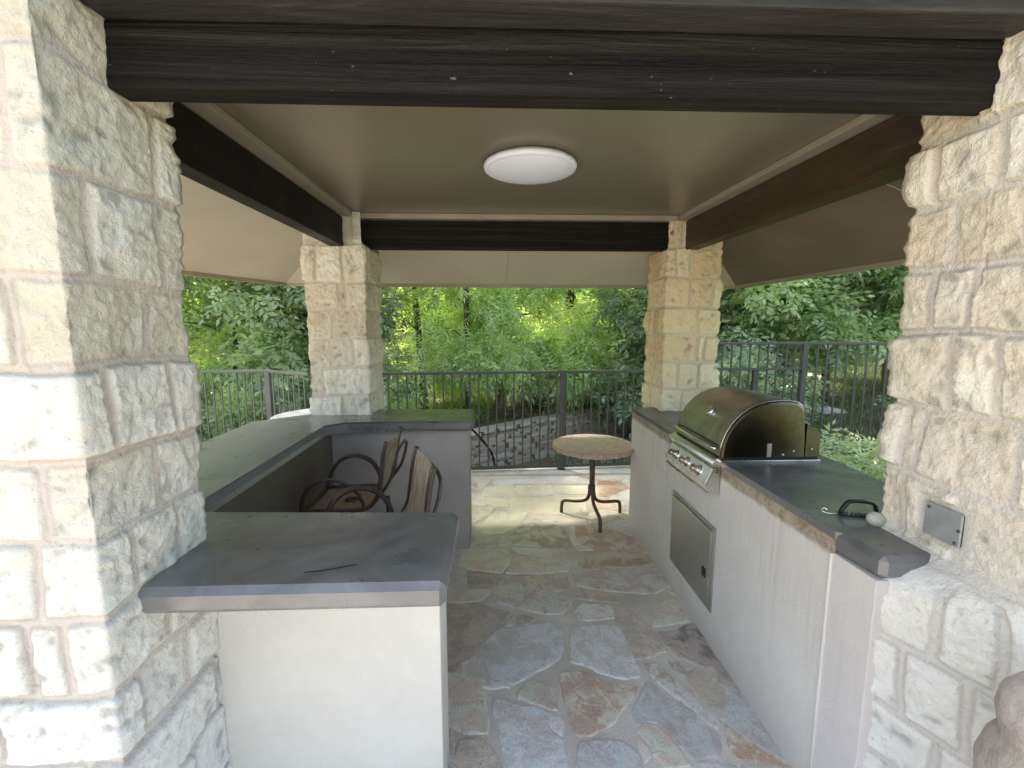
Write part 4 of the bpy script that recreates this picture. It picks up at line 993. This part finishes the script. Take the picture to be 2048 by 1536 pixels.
# ------------------------------------------------------------------ vegetation
def leaves_mesh(name, centers, radii, n_sprigs, leaf, per, mat, seed, droop=.35, zmin=-9, weights=None, spread=.5, wid=.36):
    rng = np.random.default_rng(seed)
    C = np.array(centers); Rr = np.array(radii); w = np.array(weights) if weights is not None else Rr[:, 0]**1.5; w = w/w.sum()
    idx = rng.choice(len(C), n_sprigs, p=w)
    d = rng.normal(size=(n_sprigs, 3)); d /= np.linalg.norm(d, axis=1)[:, None]
    rad = rng.random(n_sprigs)**.45
    P = C[idx]+d*Rr[idx]*rad[:, None]
    # sprig direction: outward + droop
    D = d*.8+rng.normal(size=(n_sprigs, 3))*spread; D[:, 2] -= droop; D /= np.linalg.norm(D, axis=1)[:, None]
    up = np.tile([0., 0., 1.], (n_sprigs, 1))+rng.normal(size=(n_sprigs, 3))*.35
    S = np.cross(D, up); S /= np.linalg.norm(S, axis=1)[:, None]+1e-9; U = np.cross(S, D)
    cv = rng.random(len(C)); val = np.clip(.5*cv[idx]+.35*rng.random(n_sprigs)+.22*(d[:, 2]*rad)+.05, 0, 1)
    verts = []; vals = []
    L = leaf*(.7+.6*rng.random(n_sprigs))
    for k in range(per):
        t = (k//2+1)/(per/2+.5); side = 1 if k % 2 else -1
        if k == per-1: side = 0
        base = P+D*(L*per*.33*t)[:, None]
        ld = D*(.55 if side else 1.)+S*side*.9+U*(rng.normal(size=n_sprigs)*.25)[:, None]-np.array([0, 0, .25])
        ld /= np.linalg.norm(ld, axis=1)[:, None]
        lw = np.cross(ld, U+rng.normal(size=(n_sprigs, 3))*.45); lw /= np.linalg.norm(lw, axis=1)[:, None]+1e-9
        ll = (L*(.8+.4*rng.random(n_sprigs)))[:, None]
        q = np.stack([base, base+ld*ll*.45+lw*ll*wid*.5, base+ld*ll, base+ld*ll*.45-lw*ll*wid*.5], 1)
        verts.append(q); vals.append(val)
    V = np.concatenate(verts).reshape(-1, 3); vv = np.repeat(np.concatenate(vals), 4)
    if zmin > -9:
        keep = (V.reshape(-1, 4, 3)[:, :, 2].min(1) > zmin); V = V.reshape(-1, 4, 3)[keep].reshape(-1, 3); vv = vv.reshape(-1, 4)[keep].reshape(-1)
    nq = len(V)//4
    me = bpy.data.meshes.new(name); me.vertices.add(len(V)); me.vertices.foreach_set('co', V.astype(np.float32).ravel())
    me.loops.add(nq*4); me.loops.foreach_set('vertex_index', np.arange(nq*4, dtype=np.int32))
    me.polygons.add(nq); me.polygons.foreach_set('loop_start', np.arange(0, nq*4, 4, dtype=np.int32)); me.polygons.foreach_set('loop_total', np.full(nq, 4, dtype=np.int32))
    a = me.attributes.new('leafv', 'FLOAT', 'POINT'); a.data.foreach_set('value', vv.astype(np.float32))
    me.update(); me.validate(); me.materials.append(mat)
    return me

DENS = 1.35
def tree(x, y, hgt, rx, low, mat, bmat, label, cat='tree', name='tree', nl=1500, leaf=.075, per=9, seed=0, tr=.09, lean=(0, 0), group=None, cl=46, stems=1, wid=.36, ry=None):
    rnd = random.Random(seed); z0 = terr(x, y)-.05; ry = ry or rx
    t = empty(name, (x, y, z0), label=label, cat=cat, group=group)
    tk = MB(); C = []; Rr = []; W = []
    for s in range(stems):
        a = rnd.uniform(0, 6.28); o = .16*s
        top = (lean[0]+rnd.uniform(-.3, .3)*(1+s), lean[1]+rnd.uniform(-.3, .3), hgt*.85)
        b0 = (o*math.cos(a), o*math.sin(a), 0)
        pts = curve([b0, (b0[0]+top[0]*.25+rnd.uniform(-.07, .07), b0[1]+top[1]*.3, hgt*.22), (top[0]*.6+rnd.uniform(-.12, .12), top[1]*.6, hgt*.5), top], 6)
        tk.tube(pts, tr*(1 if s == 0 else .6), 9, tr*.2)
        for b in range(7):
            p = pts[min(len(pts)-1, int(len(pts)*(.28+.09*b)))]; an = rnd.uniform(0, 6.28); ln = rx*rnd.uniform(.5, .9)
            q = p+Vector((math.cos(an)*ln, math.sin(an)*ln*ry/rx, rnd.uniform(.1, .6)*ln))
            tk.tube(curve([p, p.lerp(q, .5)+Vector((0, 0, .06)), q], 4), tr*.32, 6, tr*.07)
    tk.build('trunk', bmat, t, True)
    for i in range(cl):
        # two thirds of the clumps in the lower storey that the view reaches
        zz = low+(min(hgt, 3.3)-low)*rnd.random() if i < cl*.66 else rnd.uniform(3.0, hgt)
        an = rnd.uniform(0, 6.28); k = math.sqrt(rnd.random()); f = 1 if zz < 3.3 else .9
        C.append((math.cos(an)*rx*k*f, math.sin(an)*ry*k*f, zz)); r = rnd.uniform(.22, .48)*(1 if zz < 3.3 else 1.7); Rr.append((r, r, r*.62))
    k = [c[2] < 3.4 for c in C]
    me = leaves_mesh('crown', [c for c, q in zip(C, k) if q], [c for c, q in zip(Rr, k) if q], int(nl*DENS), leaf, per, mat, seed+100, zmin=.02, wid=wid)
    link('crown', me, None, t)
    me = leaves_mesh('unseen_upper_crown', [c for c, q in zip(C, k) if not q], [(c[0]*1.3, c[1]*1.3, c[2]*1.3) for c, q in zip(Rr, k) if not q], 380 if y < 10 else 500, .15, 7, mat, seed+500, wid=.6)  # unseen upper crown, added dense to keep sun off the patio
    link('unseen_upper_crown', me, None, t)
    return t
TR = [
 # x, y, height, rx, low, leaf mat, bark, seed, n sprigs, leaf, wid, trunk r, label
 (-5.6, 6.6, 8.2, 1.5, .3, 'leaf_light', 'bark', 1, 1430, 0.095, .42, .10, 'bushy yellow-green tree at the far left beside the front left pillar'),
 (-3.9, 7.0, 8.0, 1.25, .1, 'leaf_mid', 'bark', 2, 2088, 0.101, .46, .08, 'broad-leaved green tree behind the corner of the left fence'),
 (-2.6, 6.6, 7.0, 1.0, -.1, 'leaf_dark', 'bark_dark', 3, 1800, 0.108, .46, .07, 'dark leafy tree just left of the far left pillar'),
 (-1.2, 7.7, 8.5, 1.2, .55, 'leaf_light', 'bark', 4, 2827, 0.086, .26, .07, 'feathery light green tree just right of the far left pillar'),
 (.07, 8.0, 9.0, 1.15, .75, 'leaf_light', 'bark_tan', 5, 3171, 0.088, .28, .115, 'tree with a stout tan trunk above the low end of the stone wall'),
 (-.45, 7.2, 7.5, .8, 1.0, 'leaf_light', 'bark_dark', 6, 1044, 0.084, .28, .05, 'slender tree with a thin dark double trunk left of the tan trunk'),
 (1.45, 8.6, 9.0, 1.25, .6, 'leaf_light', 'bark_dark', 7, 3670, 0.096, .32, .13, 'tree with a dark leaning trunk above the round table'),
 (2.9, 7.6, 8.2, 1.2, .3, 'leaf_dark', 'bark_dark', 8, 2160, 0.111, .44, .08, 'dense dark tree behind the far right pillar'),
 (4.2, 7.3, 8.4, 1.15, .6, 'leaf_mid', 'bark', 9, 2160, 0.111, .46, .09, 'dark broad-leaved tree above the double-railed fence panel'),
 (5.6, 7.4, 8.2, 1.25, 1.15, 'leaf_mid', 'bark', 10, 1959, 0.111, .44, .07, 'leafy green tree hanging over the grass slope'),
 (7.2, 8.0, 8.8, 1.5, 1.1, 'leaf_mid', 'bark_tan', 11, 2088, 0.115, .44, .10, 'large tree seen beside the front right pillar'),
]
for (x, y, h_, rx, low, lm, bm_, sd, n, lf, wd, tr_, lab) in TR:
    tree(x, y, h_, rx, low, M[lm], M[bm_], lab, nl=n, leaf=lf, seed=sd, wid=wd, tr=tr_, stems=2 if sd in (3, 6, 8) else 1, lean=(.25 if sd == 7 else 0, 0))
BK = [(-11, 12.5, 'large-leaved sunlit tree far off at the extreme left'), (-8.2, 13.5, 'sunlit yellow tree far behind the left fence'), (-5.4, 12.0, 'sunlit yellow-green tree behind the corner of the left fence'), (-2.7, 13.5, 'sunlit tree far behind the left rear pillar'),
      (-.1, 12.6, 'sunlit yellow-green tree in the middle distance behind the stone wall'), (2.4, 14.0, 'sunlit tree far behind the round table'), (5.2, 14.5, 'hazy green tree far behind the right rear pillar'), (8.6, 15.5, 'green tree far up the grassy slope'), (12.2, 15.0, 'green tree at the far right beyond the slope')]
BK += [(-15, 21, 'tall pale tree on the skyline at the far left'), (-4.2, 22, 'tall pale tree on the skyline left of the middle'), (4.0, 22, 'tall pale tree on the skyline right of the middle'), (15, 22, 'tall pale tree on the skyline at the far right'), (.2, 18, 'tall pale tree on the skyline behind the tan trunk'), (9.5, 23, 'tall pale tree on the skyline above the slope'), (-9.5, 20, 'tall pale tree on the skyline behind the left fence')]
for i, (x, y, lab) in enumerate(BK):
    tree(x, y, 9.5, 2.1 if y < 17 else 3.6, .1 if x < 4 else 1.0, M['leaf_yellow' if x < 2 else 'leaf_light'], M['bark'], lab, nl=2100, leaf=.15, per=7, seed=40+i, tr=.13, cl=54 if y < 17 else 80, ry=2.1, wid=.5, group='sunlit trees in the background')

# shrubs, ground cover, grass
def shrub(x, y, z, rx, ry, rz_, n, leaf, mat, seed, label, cl=14, stem=True):
    rnd = random.Random(seed); t = empty('shrub', (x, y, z), label=label, cat='shrub')
    C = []; Rr = []
    for i in range(cl):
        a = rnd.uniform(0, 6.28); k = math.sqrt(rnd.random())*.85
        C.append((math.cos(a)*rx*k, math.sin(a)*ry*k, rz_*rnd.uniform(.15, .85)*(1-.3*k))); r = rnd.uniform(.35, .55)*min(rx, ry, rz_); Rr.append((r, r, r*.8))
    st_ = MB()
    for i in range(7):
        c = C[i]; st_.tube(curve([(c[0]*.1, c[1]*.1, -.02), (c[0]*.5, c[1]*.5, c[2]*.5), c], 4), .010, 6, .003)
    st_.build('stems', M['bark'], t, True)
    link('foliage', leaves_mesh('foliage', C, Rr, n, leaf, 7, mat, seed, zmin=-.02), None, t)
shrub(2.62, 3.15, .0, .75, .55, .80, 1500, .055, M['leaf_dark'], 201, 'low dense leafy shrub between the grill counter and the right fence')
shrub(3.35, 3.6, .0, .6, .5, .66, 900, .055, M['leaf_dark'], 202, 'dark small-leaved shrub at the foot of the right fence')
shrub(-3.3, 5.9, -.3, 1.1, .45, 1.5, 1500, .075, M['leaf_mid'], 203, 'green leafy shrub growing through the left fence')
shrub(-2.25, 5.75, -.4, .8, .45, 1.5, 1300, .075, M['leaf_dark'], 204, 'dark green shrub behind the slanting piece of left fence', 18)
shrub(-4.9, 6.0, -.3, .9, .5, 1.3, 1100, .075, M['leaf_light'], 205, 'light green shrub at the far left behind the fence')
shrub(-.9, 8.6, -.1, 1.0, .5, 1.1, 800, .07, M['leaf_light'], 206, 'light shrub in front of the sunlit gap behind the bar', 14)
shrub(.9, 8.9, .0, .9, .5, .9, 800, .075, M['leaf_dark'], 207, 'dark shrub on top of the stone wall between the two trunks', 14)
shrub(2.3, 9.3, .1, 1.1, .5, 1.4, 1300, .08, M['leaf_dark'], 208, 'dense dark shrub on the wall below the far right pillar', 16)
shrub(.05, 5.5, -.6, .28, .2, .30, 120, .04, M['leaf_light'], 209, 'small green plant at the foot of the fence by the bar end', 8)
shrub(1.35, 5.75, -.6, .35, .25, .42, 180, .05, M['leaf_mid'], 210, 'small plant behind the fence under the round table', 8)
shrub(3.3, 5.8, .15, .9, .4, 1.3, 1300, .075, M['leaf_dark'], 211, 'dark climbing shrub behind the double-railed fence panel', 18)
shrub(5.4, 5.5, .2, .35, .25, 1.0, 160, .08, M['leaf_dark'], 212, 'sparse vine with large leaves in the right fence', 9)

def scatter_ground(name, region, n, leaf, mat, seed, label, keep=None, h=.05):
    rnd = random.Random(seed); C = []
    while len(C) < 700:
        x = rnd.uniform(region[0], region[1]); y = rnd.uniform(region[2], region[3])
        if keep and not keep(x, y): continue
        if noise.noise(Vector((x*.9, y*.9, seed))) < -.12: continue
        C.append((x, y, terr(x, y)+h))
    me = leaves_mesh(name, C, [(.16, .16, h)]*len(C), n, leaf, 5, mat, seed, droop=-.5)
    link(name, me, None, None, kind='stuff', label=label, cat='ground cover')
scatter_ground('ground_cover', (-3.5, 3.5, 5.1, 9.5), 5200, .05, M['leaf_mid'], 61, 'low leafy plants scattered around the dry stone wall', keep=lambda x, y: abs(y-wall_y(x)) > .3, h=.05)
scatter_ground('leaf_litter', (-3, 4, 5.0, 10.5), 2600, .045, simple('dry_fallen_leaves', (.30, .20, .10), .9, 0, (.45, .36, .22), 9), 77, 'dry fallen leaves on the soil beyond the fence', keep=lambda x, y: abs(y-wall_y(x)) > .25, h=.012)
def grass():
    rng = np.random.default_rng(5); n = 60000
    y = 4.9+(rng.random(n)**1.6)*8; x = 2.6+rng.random(n)*(1.6+y*.75)
    z = np.array([terr(a, b) for a, b in zip(x, y)])
    hgt = .03+.06*rng.random(n); a = rng.random(n)*6.28; w = .006+.004*rng.random(n); ln = rng.normal(size=(n, 2))*.03
    dx, dy = np.cos(a)*w, np.sin(a)*w
    V = np.stack([np.stack([x-dx, y-dy, z], 1), np.stack([x+dx, y+dy, z], 1), np.stack([x+ln[:, 0], y+ln[:, 1], z+hgt], 1)], 1).reshape(-1, 3)
    me = bpy.data.meshes.new('grass'); me.vertices.add(3*n); me.vertices.foreach_set('co', V.astype(np.float32).ravel())
    me.loops.add(3*n); me.loops.foreach_set('vertex_index', np.arange(3*n, dtype=np.int32)); me.polygons.add(n)
    me.polygons.foreach_set('loop_start', np.arange(0, 3*n, 3, dtype=np.int32)); me.polygons.foreach_set('loop_total', np.full(n, 3, dtype=np.int32))
    at = me.attributes.new('leafv', 'FLOAT', 'POINT'); at.data.foreach_set('value', np.repeat(rng.random(n), 3).astype(np.float32))
    me.update(); me.validate(); link('grass', me, M['grass'], None, kind='stuff', label='short green grass on the slope beyond the right fence', cat='grass')
grass()

# ------------------------------------------------------------------ light, world, camera
SUN_EL, SUN_AZ = 60, -48      # azimuth measured from +Y toward +X
w = bpy.data.worlds.new('World'); scene.world = w; w.use_nodes = True
nt = w.node_tree; bg = nt.nodes['Background']; sky = nt.nodes.new('ShaderNodeTexSky'); sky.sky_type = 'NISHITA'
sky.sun_disc = False; sky.sun_elevation = R(SUN_EL); sky.sun_rotation = R(SUN_AZ); sky.air_density = 1.0; sky.dust_density = 2.0; sky.ozone_density = 1.0
tn = nt.nodes.new('ShaderNodeMix'); tn.data_type = 'RGBA'; tn.blend_type = 'MULTIPLY'; tn.inputs[0].default_value = 1; tn.inputs[7].default_value = (1.12, 1.0, .85, 1)
nt.links.new(sky.outputs[0], tn.inputs[6]); nt.links.new(tn.outputs[2], bg.inputs[0]); bg.inputs[1].default_value = .63
sl = bpy.data.lights.new('sun', 'SUN'); sl.energy = 12.0; sl.angle = R(3); sl.color = (1, .93, .80)
so = bpy.data.objects.new('sun', sl); col.objects.link(so)
dv = Vector((math.sin(R(SUN_AZ))*math.cos(R(SUN_EL)), math.cos(R(SUN_AZ))*math.cos(R(SUN_EL)), math.sin(R(SUN_EL))))
so.rotation_euler = (-dv).to_track_quat('-Z', 'Y').to_euler(); so.location = dv*30

cd = bpy.data.cameras.new('camera'); cam = bpy.data.objects.new('camera', cd); col.objects.link(cam)
cam.location = (0, 0, 1.6); cam.rotation_euler = (R(90-7.43), 0, -R(2.1))
cd.sensor_fit = 'HORIZONTAL'; cd.sensor_width = 36; cd.lens = 905/2048*36; cd.clip_start = .02; cd.clip_end = 500
scene.camera = cam
scene.view_settings.view_transform = 'Standard'; scene.view_settings.look = 'None'; scene.view_settings.exposure = 0; scene.view_settings.gamma = 1
scene.render.engine = 'CYCLES'
scene.cycles.max_bounces = 8; scene.cycles.diffuse_bounces = 5; scene.cycles.use_denoising = True
